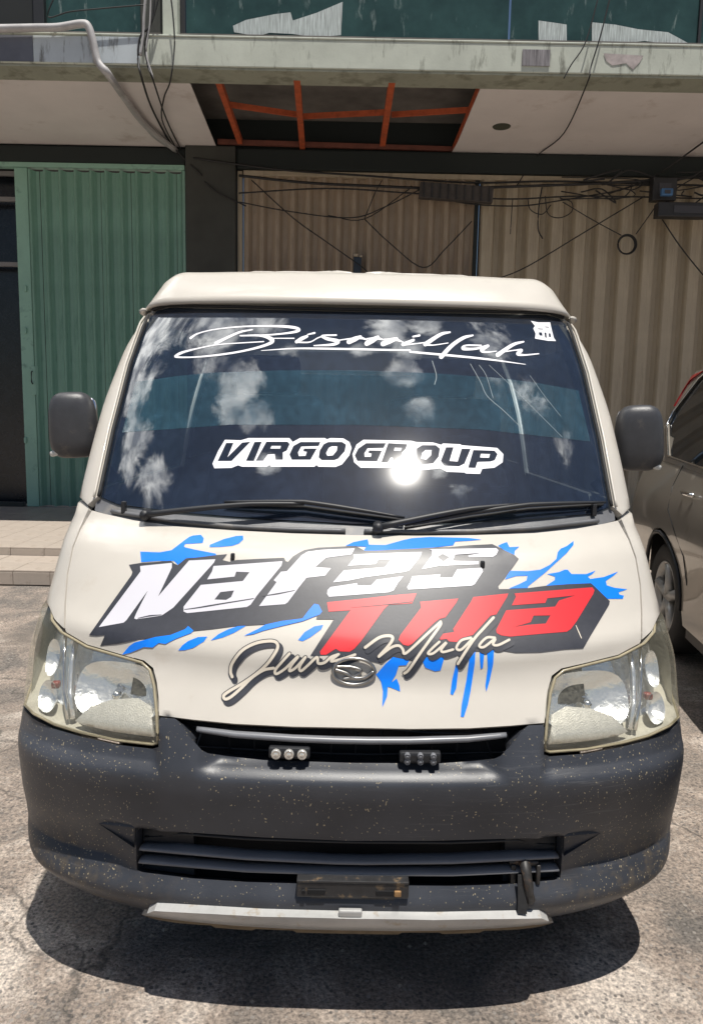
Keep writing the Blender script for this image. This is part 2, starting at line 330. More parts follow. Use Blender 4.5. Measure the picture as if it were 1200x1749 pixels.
def S0(u, z):
    s = 1 if u >= 0 else -1; a = abs(u); W = float(Wz(z)); D = float(Dz(z)); P = float(Pz(z))
    if a <= 1:
        ph = a * math.pi / 2; x = W * math.sin(ph) ** (2 / NN); y = P + D * (1 - max(0., math.cos(ph)) ** (2 / NN))
        y -= float(relief(x, z)) * (1 - ss(.8, .98, a))
    else:
        x = W; y = P + D + (a - 1) * 3
    return Vector((X0 + s * x, y, z))
def Snorm(u, z):
    e = .004; a = S0(u + e, z) - S0(u - e, z); b = S0(u, z + e) - S0(u, z - e); n = a.cross(b)
    n.normalize(); return n   # a=+x, b=+z  -> a x b = -y : outward
def S(u, z, off=0.):
    p = S0(u, z); return p + Snorm(u, z) * off if off else p
def inv(p):
    xl = p.x - X0; W = float(Wz(p.z)); D = float(Dz(p.z)); q = min(1., abs(xl) / W)
    a = math.asin(q ** (NN / 2)) / (math.pi / 2)
    yb = float(Pz(p.z)) + D
    if p.y > yb: a = 1 + (p.y - yb) / 3
    return (a if xl >= 0 else -a), p.z
_us = np.concatenate([np.linspace(-1.5, -1.02, 10), np.linspace(-1, 1, 221), np.linspace(1.02, 1.5, 10)]); _zs = np.linspace(.12, 1.98, 330)
_V = [S0(u, z) for z in _zs for u in _us]; _n = len(_us)
_Fc = [(j * _n + i, j * _n + i + 1, (j + 1) * _n + i + 1, (j + 1) * _n + i) for j in range(len(_zs) - 1) for i in range(_n - 1)]
BV = BVHTree.FromPolygons(_V, _Fc)
def un(px, py):
    for k in range(60):
        h = BV.ray_cast(CAM, ray(px, py))
        if h[0] is not None: return inv(h[0])
        px += 1.5 if px < 605 else -1.5
    raise ValueError('no hit')
def dens(loop, step, closed=True):
    o = []; n = len(loop)
    for i in range(n if closed else n - 1):
        a = np.array(loop[i], float); b = np.array(loop[(i + 1) % n], float); d = np.linalg.norm(b - a); k = max(1, int(d / step))
        for j in range(k): o.append(tuple(a + (b - a) * j / k))
    if not closed: o.append(tuple(loop[-1]))
    return o
def pxl(loop, step=10, closed=True): return [un(*p) for p in dens(loop, step, closed)]
def inside(pt, loops):
    c = False; x, y = pt
    for lp in loops:
        j = len(lp) - 1
        for i in range(len(lp)):
            xi, yi = lp[i]; xj, yj = lp[j]
            if (yi > y) != (yj > y) and x < (xj - xi) * (y - yi) / (yj - yi) + xi: c = not c
            j = i
    return c
def inside_np(X, Y, loops):
    c = np.zeros(X.shape, bool)
    for lp in loops:
        A = np.array(lp); B = np.roll(A, 1, 0)
        for (xi, yi), (xj, yj) in zip(A, B):
            if yi == yj: continue
            m_ = ((yi > Y) != (yj > Y)) & (X < (xj - xi) * (Y - yi) / (yj - yi) + xi); c ^= m_
    return c
def fill(loops, step):
    vs = []; es = []
    for lp in loops:
        k = len(vs); vs += [Vector(p) for p in lp]; es += [(k + i, k + (i + 1) % len(lp)) for i in range(len(lp))]
    A = np.array([p for lp in loops for p in lp])
    gx, gy = np.meshgrid(np.arange(A[:, 0].min() + step / 2, A[:, 0].max(), step), np.arange(A[:, 1].min() + step / 2, A[:, 1].max(), step)); gx = gx.ravel(); gy = gy.ravel()
    m_ = inside_np(gx, gy, loops); gx = gx[m_]; gy = gy[m_]
    if len(gx):
        dmin = np.full(gx.shape, 9.)
        for px_, py_ in A: dmin = np.minimum(dmin, (gx - px_) ** 2 + (gy - py_) ** 2)
        for x, y in zip(gx[dmin > (step * .45) ** 2], gy[dmin > (step * .45) ** 2]): vs.append(Vector((x, y)))
    V, E, Fs, *_ = delaunay_2d_cdt(vs, es, [], 0, 1e-6)
    C = np.array([[sum(V[i].x for i in f) / 3, sum(V[i].y for i in f) / 3] for f in Fs]); m_ = inside_np(C[:, 0], C[:, 1], loops)
    keep = []
    for f, ok in zip(Fs, m_):
        if ok:
            a, b, d = V[f[0]], V[f[1]], V[f[2]]
            keep.append(list(f) if (b - a).cross(d - a) > 0 else list(f)[::-1])
    return V, keep
def panel(name, loops, m, parent, off=0., thick=.0, step=.03, label=None, surf=S, smooth=True, keep=None):
    V, Fc = fill(loops, step)
    if keep: Fc = [f for f in Fc if keep(sum(V[i].x for i in f) / 3, sum(V[i].y for i in f) / 3)]
    used = sorted({i for f in Fc for i in f}); mp_ = {i: k for k, i in enumerate(used)}
    P = [surf(V[i].x, V[i].y, off) for i in used]; F2 = [[mp_[i] for i in f] for f in Fc]
    nf = len(F2)
    if thick:
        cnt = {}
        for f in F2:
            for i in range(3):
                e = (f[i], f[(i + 1) % 3]); cnt[e] = 1
        bd = [e for e in cnt if (e[1], e[0]) not in cnt]
        top = {}; bot = {}
        for a, b in bd:
            for q in (a, b):
                if q not in top:
                    uv = V[used[q]]
                    top[q] = len(P); P.append(P[q].copy()); bot[q] = len(P); P.append(surf(uv.x, uv.y, off - thick))
        for a, b in bd: F2.append([top[b], top[a], bot[a], bot[b]])
    o = mk(name, P, F2, m, parent, False, label)
    if smooth:
        o.data.polygons.foreach_set('use_smooth', [True] * nf + [False] * (len(F2) - nf))
    return o
def mirror(loop): return [(-u, z) for u, z in loop][::-1]
def sym(half):   # half goes centre(top)->left side->centre(bottom); returns full closed loop
    return half + [(-u, z) for u, z in half[::-1]]

van = thing('van', (X0, 3.4, 0), 'cream white van with black bumper and blue, red and black bonnet graphics, facing the viewer', 'van')

# ---- inner dark body just behind the panels
mb = MB()
us = np.linspace(-1.08, 1.08, 61); zs = np.linspace(.30, 1.18, 40)
vv = [S(u, z, -.035) for z in zs for u in us]; n_ = len(us)
core = mk('inner_body', vv, [(j * n_ + i, j * n_ + i + 1, (j + 1) * n_ + i + 1, (j + 1) * n_ + i) for j in range(len(zs) - 1) for i in range(n_ - 1)
     if not (abs(us[i]) < .62 and zs[j] < .76) and not (abs(us[i]) > .42 and abs(us[i]) < 1.1 and .66 < zs[j] < .95)], M_dark, van)

# ---- hood
HL_top = [(109, 1079), (150, 1103), (200, 1119), (243, 1130), (258, 1143), (265, 1170), (269, 1212)]
hood_h = [un(608, 914)] + pxl([(608, 914), (500, 911), (400, 906), (300, 899), (230, 889), (180, 878), (158, 872)], 12, False) \
       + pxl([(155, 876), (138, 905), (126, 935), (117, 980), (113, 1030), (112, 1076)], 10, False) \
       + pxl([(114, 1080), (150, 1101), (205, 1117), (246, 1128), (262, 1141), (268, 1165), (271, 1190), (272, 1222)], 8, False) \
       + pxl([(330, 1229), (400, 1236), (500, 1241), (608, 1243)], 12, False)
hood_h[0] = (0.0, hood_h[0][1]); hood_h = [p for p in hood_h if p[0] < -.012]
zt = un(605, 914)[1]; zb = un(605, 1243)[1]
hood = panel('bonnet', [sym([(0 - .0001, zt)] + hood_h + [(-.0001, zb)])], M_paint, van, 0, .018, .014)

# ---- front corner panel (wing) beside the bonnet, and sides
wing = pxl([(151, 870), (135, 905), (123.5, 935), (114.5, 980), (110.5, 1030), (109.5, 1073)], 10, False)
wl = wing + [un(98, 1062), un(93, 1056)]
zl = wl[-1][1]
wl += [(-1.02, zl), (-1.10, zl - .02), (-1.10, 1.20), (-1.02, un(145, 860)[1] + .01)]
for k, lp in enumerate((wl, mirror(wl))):
    panel('wing', [lp], M_paint, van, 0, .015, .03)

# ---- A pillars
gl_edge = [(268, 529), (256, 540), (247, 560), (225, 622), (196, 735), (172, 848)]
ge = pxl([(a - 5, b) for a, b in gl_edge], 12, False)
pil = ge + [un(150, 862)] + [(-1.03, ge[-1][1] + .0)] + [(-1.03, 1.79), (ge[0][0], 1.79)]
for lp in (pil, mirror(pil)): panel('windscreen_pillar', [lp], M_paint, van, 0, .02, .03)
# bright inner moulding + rubber along the glass
for sgn in (1, -1):
    path = pxl([(a - 1.5, b) for a, b in gl_edge[1:]], 10, False)
    MB().tube([S(sgn * a, z, .004) for a, z in path], .0055, 6).build('glass_rubber', M_rubber, van, True)
    path = pxl([(a - 9, b + 2) for a, b in gl_edge[1:]], 10, False)
    MB().tube([S(sgn * a, z, .006) for a, z in path], .0035, 6).build('pillar_moulding', M_paint, van, True)

# ---- windscreen : upper film, clear strip, lower film
def band(name, top, bot, m, sideT, sideB):
    # top, bot: half px lines from centre to left ; bounded by glass edge
    h = pxl(top, 14, False) + pxl([top[-1]] + [p for p in gl_edge if top[-1][1] + 3 < p[1] < bot[-1][1] - 3] + [bot[-1]], 10, False)[1:] + pxl(bot[::-1], 14, False)[1:]
    z0 = h[0][1]; z1 = h[-1][1]; h = [p for p in h if p[0] < -.01]
    return panel(name, [sym([(-.0001, z0)] + h + [(-.0001, z1)])], m, van, -.004, 0, .04)
def half_loop(l, st=14):
    h = pxl(l, st, False); z0 = h[0][1]; z1 = h[-1][1]
    return sym([(-.0001, z0)] + [p for p in h if p[0] < -.01] + [(-.0001, z1)])
strip = half_loop([(605, 631), (479, 631), (363, 635), (300, 641), (231, 651), (208, 737), (308, 730), (393, 724), (605, 724)])
full = half_loop([(605, 531), (400, 526), (290, 524), (268, 529), (256, 540), (247, 560), (225, 622), (196, 735), (172, 848), (200, 860), (300, 873), (450, 885), (605, 893)])
panel('windscreen', [full, strip], M_film, van, -.004, 0, .03)
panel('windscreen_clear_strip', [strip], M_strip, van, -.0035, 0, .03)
# header seal
p_ = pxl([(605, 530), (400, 525), (285, 523), (262, 530)], 14, False)
p_ = p_ + [(-a, b) for a, b in p_[::-1]]
MB().tube([S(a, b, .003) for a, b in sorted(p_)], .006, 6).build('windscreen_header_seal', M_rubber, van, True)

# ---- cowl
ct = pxl([(605, 893), (450, 885), (300, 873), (200, 860), (172, 848), (160, 856)], 12, False); cb = pxl([(158, 869), (180, 876), (230, 887), (300, 896), (400, 904), (500, 909), (605, 912)], 12, False)
hh = [p for p in ct + cb if p[0] < -.012]
panel('cowl', [sym([(-.0001, ct[0][1])] + hh + [(-.0001, cb[-1][1])])], M_cowl, van, -.010, .02, .03)
# raised edge strip and clips on the cowl
lip = pxl([(190, 872), (300, 889), (400, 898), (500, 903), (590, 905)], 12, False)
for sg in (1, -1):
    MB().tube([S(sg * a, z, -.004) for a, z in lip], .007, 6).build('cowl_ridge', M_cowl, van, True)
for (px_, py_) in ((213, 868), (250, 880), (641, 906), (1012, 872)):
    u_, z_ = un(px_, py_); MB().box(S(u_, z_, .004), (.012, .02, .035), None, .003).build('cowl_clip', M_trim, van)

# ---- headlights
HL = [(91, 1060), (107, 1080), (150, 1105), (205, 1121), (243, 1132), (257, 1145), (264, 1172), (268, 1215), (271, 1268), (262, 1271), (200, 1264), (140, 1250), (95, 1236), (60, 1218)]
hl = pxl(HL, 8, False)
# outer, hidden part of the lamp wraps on to the side
zo = hl[-1][1]
hl_out = hl + [un(45, 1203), (-.99, un(40, 1195)[1]), (-1.035, .80), (-1.04, .86), (-1.0, .93)]
cen = (np.mean([p[0] for p in hl_out]), np.mean([p[1] for p in hl_out]))
def bulge(u, z, off):
    return S(u, z, off)
def hlsurf(sg):
    def f(u, z, off):
        a = abs(u)
        bl = .018 * math.exp(-((a - 1.0) / .16) ** 2) * math.exp(-((z - .81) / .07) ** 2)
        return S(u, z, off + bl)
    return f
def lampfill(u, z, off): return S(u, z, off)
for sg in (-1, 1):
    lp = hl_out if sg == -1 else mirror(hl_out)
    lens = panel('headlight', [lp], M_lens, van, .004, 0, .02, surf=hlsurf(sg))
    sf = hlsurf(sg)
    ring = MB().tube([sf(a, z, .003) for a, z in lp + [lp[0]]], .0036, 6, False).build('lamp_seal', M_rim, lens, True)
    # housing walls + back
    panel('lamp_housing', [lp], M_refl, lens, -.055, 0, .03, surf=sf)
    vv = []; ff = []
    for a, z in lp: vv += [sf(a, z, .0), sf(a, z, -.056)]
    k = len(lp)
    for i in range(k): ff.append([2 * i, 2 * ((i + 1) % k), 2 * ((i + 1) % k) + 1, 2 * i + 1])
    mk('lamp_housing_wall', vv, ff, mat('lamp_shell', (.42, .40, .34), .5, var=.2, vscale=20), lens, True)
    panel('lamp_side_shell', [lp], mat('lamp_shell', (.42, .40, .34), .5), lens, -.009, 0, .012, surf=sf, keep=lambda a, z: abs(a) > .945)
    # main bowl: concave chrome reflector
    def bowl(name, ca, cz, ra, rz, d0, d1, m, seg=36, rings=9, sq=2.6):
        vv = []; ff = []
        for j in range(rings + 1):
            t = j / rings
            for k_ in range(seg):
                th = 2 * math.pi * k_ / seg
                c_, s_ = math.cos(th), math.sin(th)
                ex = (abs(c_) ** sq + abs(s_) ** sq) ** (-1 / sq)
                uu = ca + ra * t * c_ * ex; zz = cz + rz * t * s_ * ex
                vv.append(sf(uu, zz, -(d0 + (d1 - d0) * (1 - t * t))))
        for j in range(rings):
            for k_ in range(seg): ff.append([j * seg + k_, j * seg + (k_ + 1) % seg, (j + 1) * seg + (k_ + 1) % seg, (j + 1) * seg + k_])
        return mk(name, vv, ff, m, lens, True)
    A = lambda x, y: (abs(un(x, y)[0]), un(x, y)[1])
    ca, cz = A(192, 1180); bowl('lamp_reflector', sg * ca, cz, .125, .062, .010, .048, M_refl)
    # lower fluted shelf
    q = [A(x, y) for x, y in ((125, 1232), (150, 1205), (190, 1192), (232, 1190), (256, 1205), (262, 1262), (200, 1254), (140, 1241))]
    q = [(sg * a, z) for a, z in q]
    if sg == 1: q = q[::-1]
    def shelf(u, z, off): return sf(u, z, off - .10 * max(0, z - .685))
    panel('fluted_reflector', [dens(q, .02)], M_reflb, lens, -.006, .004, .012, surf=shelf)
    b_ = sf(sg * ca, cz + .004, -.034); bl = MB().lathe([(0.001, -.03), (.009, -.028), (.011, -.01), (.011, .02), (.016, .022), (.016, .04)], b_, 'y', 14).build('lamp_bulb', M_chrome, lens, True)
    # vertical divider and turn lamp
    dv = [A(x, y) for x, y in ((106, 1085), (103, 1130), (104, 1180), (110, 1232))]
    MB().tube([sf(sg * a, z, -.012) for a, z in dv], .0045, 6).build('lamp_divider', M_chrome, lens, True)
    dv = [A(x, y) for x, y in ((122, 1092), (113, 1130), (111, 1180), (116, 1236))]
    MB().tube([sf(sg * a, z, -.020) for a, z in dv], .008, 6).build('lamp_divider', M_refl, lens, True)
    ta, tz = A(78, 1190); bowl('turn_reflector', sg * (ta + .01), tz, .055, .035, .008, .036, M_refl, 24, 6, 2.2)
    ta2, tz2 = A(88, 1122); bowl('turn_reflector', sg * (ta2 + .01), tz2, .045, .042, .008, .036, M_refl, 24, 6, 2.2)
    M_amb = mat('red_bulb', (.20, .035, .03), .25)
    MB().box(sf(sg * (ta + .005), tz + .03, -.026), (.020, .02, .018), None, .005).build('turn_bulb', M_amb, lens, True)

# ---- bumper
bt = [(300, 1228), (276, 1226), (273, 1232), (275, 1276), (262, 1279), (200, 1272), (140, 1258), (95, 1244), (60, 1226), (46, 1212)]
bh = pxl(bt, 8, False)
zside = un(44, 1207)[1]
bh += [(-1.0, zside + .01), (-1.045, zside + .03), (-1.14, zside + .03), (-1.14, .34), (-1.04, .27), (-.93, .245), (-.80, .236), (-.66, .232), (-.52, .228), (-.3, .222), (-.001, .222)]
top = pxl([(605, 1303), (450, 1298), (356, 1288), (343, 1281), (324, 1256), (309, 1236)], 8, False)
# the upper opening breaks the top edge: the loop goes over the shelf below the grille
half = [(-.0001, top[0][1])] + [p for p in top[1:]] + bh
lo = pxl([(605, 1433), (450, 1427), (300, 1417), (240, 1412), (236, 1418), (235, 1440), (236, 1484), (245, 1489), (330, 1500), (420, 1506), (605, 1511)], 8, False)
lo = [p for p in lo if p[0] < -.012]
lo = sym([(-.0001, un(605, 1433)[1])] + lo + [(-.0001, un(605, 1511)[1])])
wd = pxl([(170, 1403), (232, 1409), (232, 1446)], 12); wdm = mirror(wd)
bumper = panel('front_bumper', [sym(half), lo, wd, wdm], M_bump, van, .006, .03, .010)
# shelf that runs from the top edge back into the grille opening
sh = sorted([(a, z) for a, z in (top[:] + [(-a, z) for a, z in top])]); vv = []; ff = []
for a, z in sh: vv += [S(a, z, .006), S(a, z + .002, -.018), S(a, z + .006, -.05)]
for i in range(len(sh) - 1):
    for j in range(2): ff.append([3 * i + j, 3 * (i + 1) + j, 3 * (i + 1) + j + 1, 3 * i + j + 1])
mk('bumper_shelf', vv, ff, M_bump, bumper, True)

for sg in (-1, 1):
    T0, A0, B0 = [un(*p) for p in ((170, 1403), (232, 1409), (232, 1446))]; q = lambda p, o: S(-sg * p[0], p[1], o)
    o = mk('bumper_recess', [q(T0, .006), q(A0, .006), q(A0, -.034), q(B0, .006), q(B0, -.004)], [[0, 1, 2], [0, 2, 4], [0, 4, 3], [3, 4, 2], [1, 3, 2]], M_bump, bumper)
# ---- upper grille
grl = sym([(-.0001, un(605, 1236)[1] + .012)] + [p for p in pxl([(500, 1232), (400, 1226), (318, 1216), (300, 1222), (312, 1275), (345, 1312), (450, 1325)], 14, False)] + [(-.0001, un(605, 1330)[1])])
grille = panel('upper_grille', [grl], M_dark, van, -.055, 0, .04)
def hbar(name, pts, r0, off, m, parent, flat=.5, endtaper=True, plain=False):
    if plain:
        pp = []
        for px_, py_ in dens(pts, 10, False):
            y_ = 1.64
            for _k in range(12):
                p_ = at_y(px_, py_, y_); a_, z_ = inv(p_); q_ = S0(a_, z_); y_ = q_.y + float(relief(q_.x - X0, z_))
            pp.append((a_, z_))
    else: pp = pxl(pts, 10, False)
    pp = [p for p in pp if p[0] < -.01]; full = sorted(pp + [(-a, z) for a, z in pp])
    vv = []; ff = []; sg_ = 8
    for i, (a, z) in enumerate(full):
        t = abs(a) / max(abs(full[0][0]), 1e-6); r = r0 * (1 - .25 * t ** 4 if endtaper else 1)
        c = S(a, z, off); n = Snorm(a, z)
        if plain: c = S0(a, z); c.y += float(relief(c.x - X0, z)) + off; n = Vector((0, -1, 0))
        for k in range(sg_):
            th = 2 * math.pi * k / sg_; vv.append(c + n * math.cos(th) * r * flat * 2 + Vector((0, 0, 1)) * math.sin(th) * r)
    for i in range(len(full) - 1):
        for k in range(sg_): ff.append([i * sg_ + k, (i + 1) * sg_ + k, (i + 1) * sg_ + (k + 1) % sg_, i * sg_ + (k + 1) % sg_])
    ff.append(list(range(sg_))); ff.append([(len(full) - 1) * sg_ + k for k in range(sg_)][::-1])
    return mk(name, vv, ff, m, parent, True)
M_bar = mat('grille_bar', (.17, .175, .19), .30, var=.1)
hbar('grille_bar', [(600, 1270), (500, 1266), (400, 1259), (334, 1250)], .0085, .016, M_bar, grille, .7, True, True)
hbar('grille_rib', [(600, 1256), (400, 1245), (322, 1238)], .003, -.035, M_trim, grille)
hbar('grille_rib', [(600, 1290), (400, 1280), (335, 1274)], .003, -.035, M_trim, grille)
for x_ in (340, 385, 430, 475, 520, 565, 608, 652, 697, 742, 787, 832, 875):
    a0 = un(x_, 1262 + (x_ - 608) * .019 - 22); a1 = un(x_, 1262 + (x_ - 608) * .019 + 32)
    MB().tube([S(a0[0], a0[1], -.04), S(a0[0], a1[1], -.04)], .0025, 4).build('grille_rib', M_trim, grille)

# ---- lower grille
lg = sym([(-.0001, un(605, 1425)[1])] + [p for p in pxl([(400, 1415), (236, 1400), (226, 1405), (226, 1495), (400, 1515)], 14, False)] + [(-.0001, un(605, 1520)[1])])
lgr = panel('lower_grille', [lg], M_dark, van, -.075, 0, .04)
def slat(v0, v1, v2, r, off, m=M_bar): return hbar('grille_slat', [(600, v0), (420, v1), (240, v2)], r, off, m, lgr, 1.3, False)
slat(1452, 1446, 1432, .0045, -.030, M_trim); slat(1474, 1465, 1449, .0065, -.010); slat(1490, 1484, 1469, .0065, -.006)
for sg in (-1, 1):   # blanked ends of the lower grille
    q = pxl([(238, 1414), (325, 1422), (327, 1498), (237, 1487)], 10)
    q = q if sg == -1 else mirror(q)
    panel('grille_blank', [q], M_trim, lgr, -.022, .02, .03)

# ---- silver lip
sp = pxl([(605, 1554), (450, 1550), (330, 1543), (270, 1539), (258, 1543), (246, 1556), (243, 1562), (250, 1564), (340, 1570), (440, 1574), (605, 1577)], 8, False)
sp = [p for p in sp if p[0] < -.012]
def lipsurf(u, z, off):
    p = S(u, z, off); zt_ = un_lip; return p + Vector((0, -.012 + .35 * max(0, un_lip - .028 - z), 0))
un_lip = un(605, 1554)[1]
panel('silver_lip', [sym([(-.0001, un(605, 1554)[1])] + sp + [(-.0001, un(605, 1577)[1])])], M_silver, van, .016, .03, .008, surf=lipsurf)
# brown underside of the lip, notched
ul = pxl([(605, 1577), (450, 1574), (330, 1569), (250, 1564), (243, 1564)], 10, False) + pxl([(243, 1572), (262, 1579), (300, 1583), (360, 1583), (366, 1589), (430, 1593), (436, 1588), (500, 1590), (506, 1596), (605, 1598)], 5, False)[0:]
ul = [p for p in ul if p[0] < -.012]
M_lipu = mat('brown_lip_underside', (.20, .155, .10), .7, var=.3, vscale=25)
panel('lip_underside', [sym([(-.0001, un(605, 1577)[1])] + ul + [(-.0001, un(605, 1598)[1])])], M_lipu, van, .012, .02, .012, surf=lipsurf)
u_, z_ = un(598, 1552); MB().box(S(u_, z_ + .003, .018), (.055, .014, .016), None, .004).build('lip_tab', M_silver, van)

# ---- number plate bracket (empty)
u_, z_ = un(602, 1512)
pb = S(u_, z_, .012)
brk = MB().box(pb + Vector((0, -.012, .0)), (.262, .012, .036), None, .003).box(pb + Vector((0, .005, .022)), (.262, .05, .006), None, .002) \
    .box(pb + Vector((0, .006, -.028)), (.20, .03, .022), None, .004).build('plate_bracket', mat('bracket_black', (.028, .028, .03), .45, var=.3, vscale=30, dirt=((.30, .2, .1), 30, .55, (1, 1, 1), .7)), van)
for dx in (-.085, .075):
    MB().box(pb + Vector((dx, -.0195, -.003)), (.042, .004, .012), None, .001).build('bracket_slot', M_dark, brk)
M_rust = mat('rusty_bolt', (.30, .17, .07), .7, var=.4, vscale=60)
MB().box(pb + Vector((.105, -.021, -.003)), (.016, .006, .014), None, .002).build('bracket_bolt', M_rust, brk)
MB().lathe([(.001, -.004), (.005, -.004), (.006, 0)], pb + Vector((-.115, -.019, -.003)), 'y', 10).build('bracket_bolt', M_dark, brk)

# ---- tow hook, and a dark strip that stands in for a strap's shadow
u_, z_ = un(893, 1490); th = S(u_, z_, .0)
hook = MB().tube([th + Vector((0, .03, .03)), th + Vector((.0, -.015, .028)), th + Vector((.003, -.028, .005)), th + Vector((.008, -.03, -.03)), th + Vector((.013, -.026, -.052)), th + Vector((.018, -.01, -.05)), th + Vector((.016, -.005, -.02))], [.013, .014, .011, .011, .012, .010, .008], 8)
hook.box(th + Vector((.0, .01, .026)), (.07, .03, .012), None, .004).box(th + Vector((-.026, .004, .0)), (.012, .03, .05), None, .003).box(th + Vector((.034, .004, .0)), (.010, .03, .05), None, .003)
hook.build('tow_hook', mat('tow_metal', (.03, .028, .027), .5, var=.5, vscale=50, dirt=((.28, .15, .07), 40, .55, (1, 1, 1), .6)), van, True)
MB().box(th + Vector((-.008, -.032, -.035)), (.022, .003, .09), Matrix.Rotation(R(-12), 3, 'X'), .001).build('strap_shadow', M_rubber, van)

# ---- auxiliary lamp bars
M_led = mat('led_lens', (.75, .73, .68), .15, metal=.6)
for (x_, y_, lit) in ((494, 1286, 1), (717, 1294, 0)):
    u_, z_ = un(x_, y_); c = S(u_, z_, .0); c = at_y(x_, y_, 1.622)
    a = MB().box(c + Vector((0, .008, 0)), (.096, .026, .026), None, .006).build('auxiliary_lamp', M_trim, van)
    for dx in (-.03, 0, .03):
        for dz in (.0,) if lit else (-.0065, .0065):
            r_ = .0105 if lit else .0065
            MB().lathe([(.0005, -.0045), (r_ * .45, -.004), (r_ * .8, -.001), (r_, -.004), (r_ * 1.1, -.001), (r_ * 1.12, .008)], c + Vector((dx, -.009, dz)), 'y', 12).build('lamp_cell', M_led if lit else M_bar, a, True)

# ---- badge ring on the bonnet
u_, z_ = un(604, 1146); c = S(u_, z_, .004); nb = Snorm(u_, z_); ux = Vector((1, 0, 0)); uz = nb.cross(ux).normalized() * -1
uz = ux.cross(nb).normalized() * (1 if ux.cross(nb).z > 0 else -1)
def bdg(pts, off=.003): return [c + ux * x * .86 + uz * y * .86 + nb * off for x, y in pts]
mb = MB(); mb.tube(bdg([(.058 * math.cos(t), .036 * math.sin(t)) for t in np.linspace(0, 2 * math.pi, 41)]), .0042, 8, False)
mb.tube(bdg([(p[0], p[1]) for p in catmull([(-.052, .004), (-.02, -.006), (.0, -.018), (.03, -.016), (.055, .0)])]), .0048, 8)
mb.tube(bdg([(p[0], p[1]) for p in catmull([(-.05, .012), (-.01, .012), (.02, .002), (.0, -.015), (-.03, -.022)])]), .0042, 8)
badge = mb.build('badge', mat('dull_chrome', (.38, .37, .35), .34, metal=1, var=.3, vscale=60), van, True)

# ---- washer nozzles
for x_, y_ in ((398, 952), (823, 965)):
    u_, z_ = un(x_, y_); c = S(u_, z_, .004)
    nz_ = MB().box(c, (.011, .014, .018), None, .004).build('washer_nozzle', M_trim, van)

# ---- wipers
def wiper(arm, blade, parent):
    a = pxl(arm, 20, False); o = [.022 + .012 * math.sin(math.pi * i / max(1, len(a) - 1)) for i in range(len(a))]
    w_ = MB().tube([S(u, z, k) for (u, z), k in zip(a, o)], [.010 - .005 * i / len(a) for i in range(len(a))], 6).build('wiper', M_trim, van, True)
    b = pxl(blade, 20, False)
    MB().tube([S(u, z, .014 + .012 * math.sin(math.pi * i / max(1, len(b) - 1))) for i, (u, z) in enumerate(b)], [.0035 + .0035 * math.sin(math.pi * i / max(1, len(b) - 1)) for i in range(len(b))], 6).build('wiper_blade', M_trim, w_, True)
    MB().tube([S(u, z, .002) for u, z in b], .004, 5).build('wiper_rubber', M_rubber, w_, True)
    u, z = a[0]; MB().lathe([(.001, -.012), (.012, -.010), (.015, 0), (.015, .03)], S(u, z, .02), 'y', 14).build('wiper_pivot', M_trim, w_, True)
wiper([(252, 887), (340, 880), (430, 872), (520, 868)], [(385, 862), (520, 866), (600, 877), (690, 889)], van)
wiper([(645, 911), (720, 895), (800, 880), (880, 869)], [(690, 903), (800, 884), (900, 870), (1028, 862)], van)

# ---- roof
up_pts = [(-.012, 1.811), (.004, 1.811), (.009, 1.819), (-.004, 1.838), (-.092, 1.922), (-.125, 1.938), (-.22, 1.944)]
ub = np.concatenate([np.linspace(0, 1, 40), np.linspace(1.03, 1.86, 18)]); U = list(-ub[::-1]) + list(ub[1:])
def Rring(u, o, z):
    p = S0(u, 1.79); n = Snorm(u, 1.79); n.z = 0; n.normalize()
    if abs(u) > 1: n = Vector((1 if u > 0 else -1, 0, 0))
    o = (o * (1 - .5 * float(ss(.45, .92, abs(u)))) if o < 0 else (o if n.y < -.3 else o * .4)); q = p + n * o; z = 1.80 + (z - 1.80) * (1 - .40 * float(ss(.62, 1.0, abs(u)))); q.z = z + .006 * math.cos(min(1, abs(u)) * math.pi / 2) - (.008 * (abs(u)) ** 6 if abs(u) < 1 else .008)
    return q
vv = []; ff = []; n_ = len(U)
for o_, z_ in up_pts:
    for u in U: vv.append(Rring(u, o_, z_))
for j in range(len(up_pts) - 1):
    for i in range(n_ - 1): ff.append([j * n_ + i, j * n_ + i + 1, (j + 1) * n_ + i + 1, (j + 1) * n_ + i])
base_ = (len(up_pts) - 1) * n_; cx = 22; mid = n_ // 2
for k in range(mid + 1):            # bridge u and -u with a ribbed crown
    a = vv[base_ + mid - k]; b = vv[base_ + mid + k]
    for i in range(cx + 1):
        t = i / cx; p = a.lerp(b, t)
        rib = .012 * (.5 + .5 * math.cos(t * 2 * math.pi * 5)) * min(1, k / 4) * (1 if .08 < t < .92 else 0)
        p.z += .012 * math.sin(math.pi * t) * min(1, k / 14) + rib; vv.append(p)
st = len(up_pts) * n_
for k in range(mid):
    for i in range(cx): ff.append([st + k * (cx + 1) + i, st + k * (cx + 1) + i + 1, st + (k + 1) * (cx + 1) + i + 1, st + (k + 1) * (cx + 1) + i])
roof = mk('roof', vv, ff, M_paint, van, True)
for sg in (-1, 1):      # gutter ends
    pts = [Rring(sg * a, .020, 1.80) for a in (.84, .88, .93, .98)] + [Rring(sg * a, .02, 1.81) for a in (1.03, 1.2, 1.5, 1.84)]
    MB().tube(pts, [.004, .009, .012, .013, .012, .01, .01, .01], 7).build('roof_gutter', M_paint, roof, True)

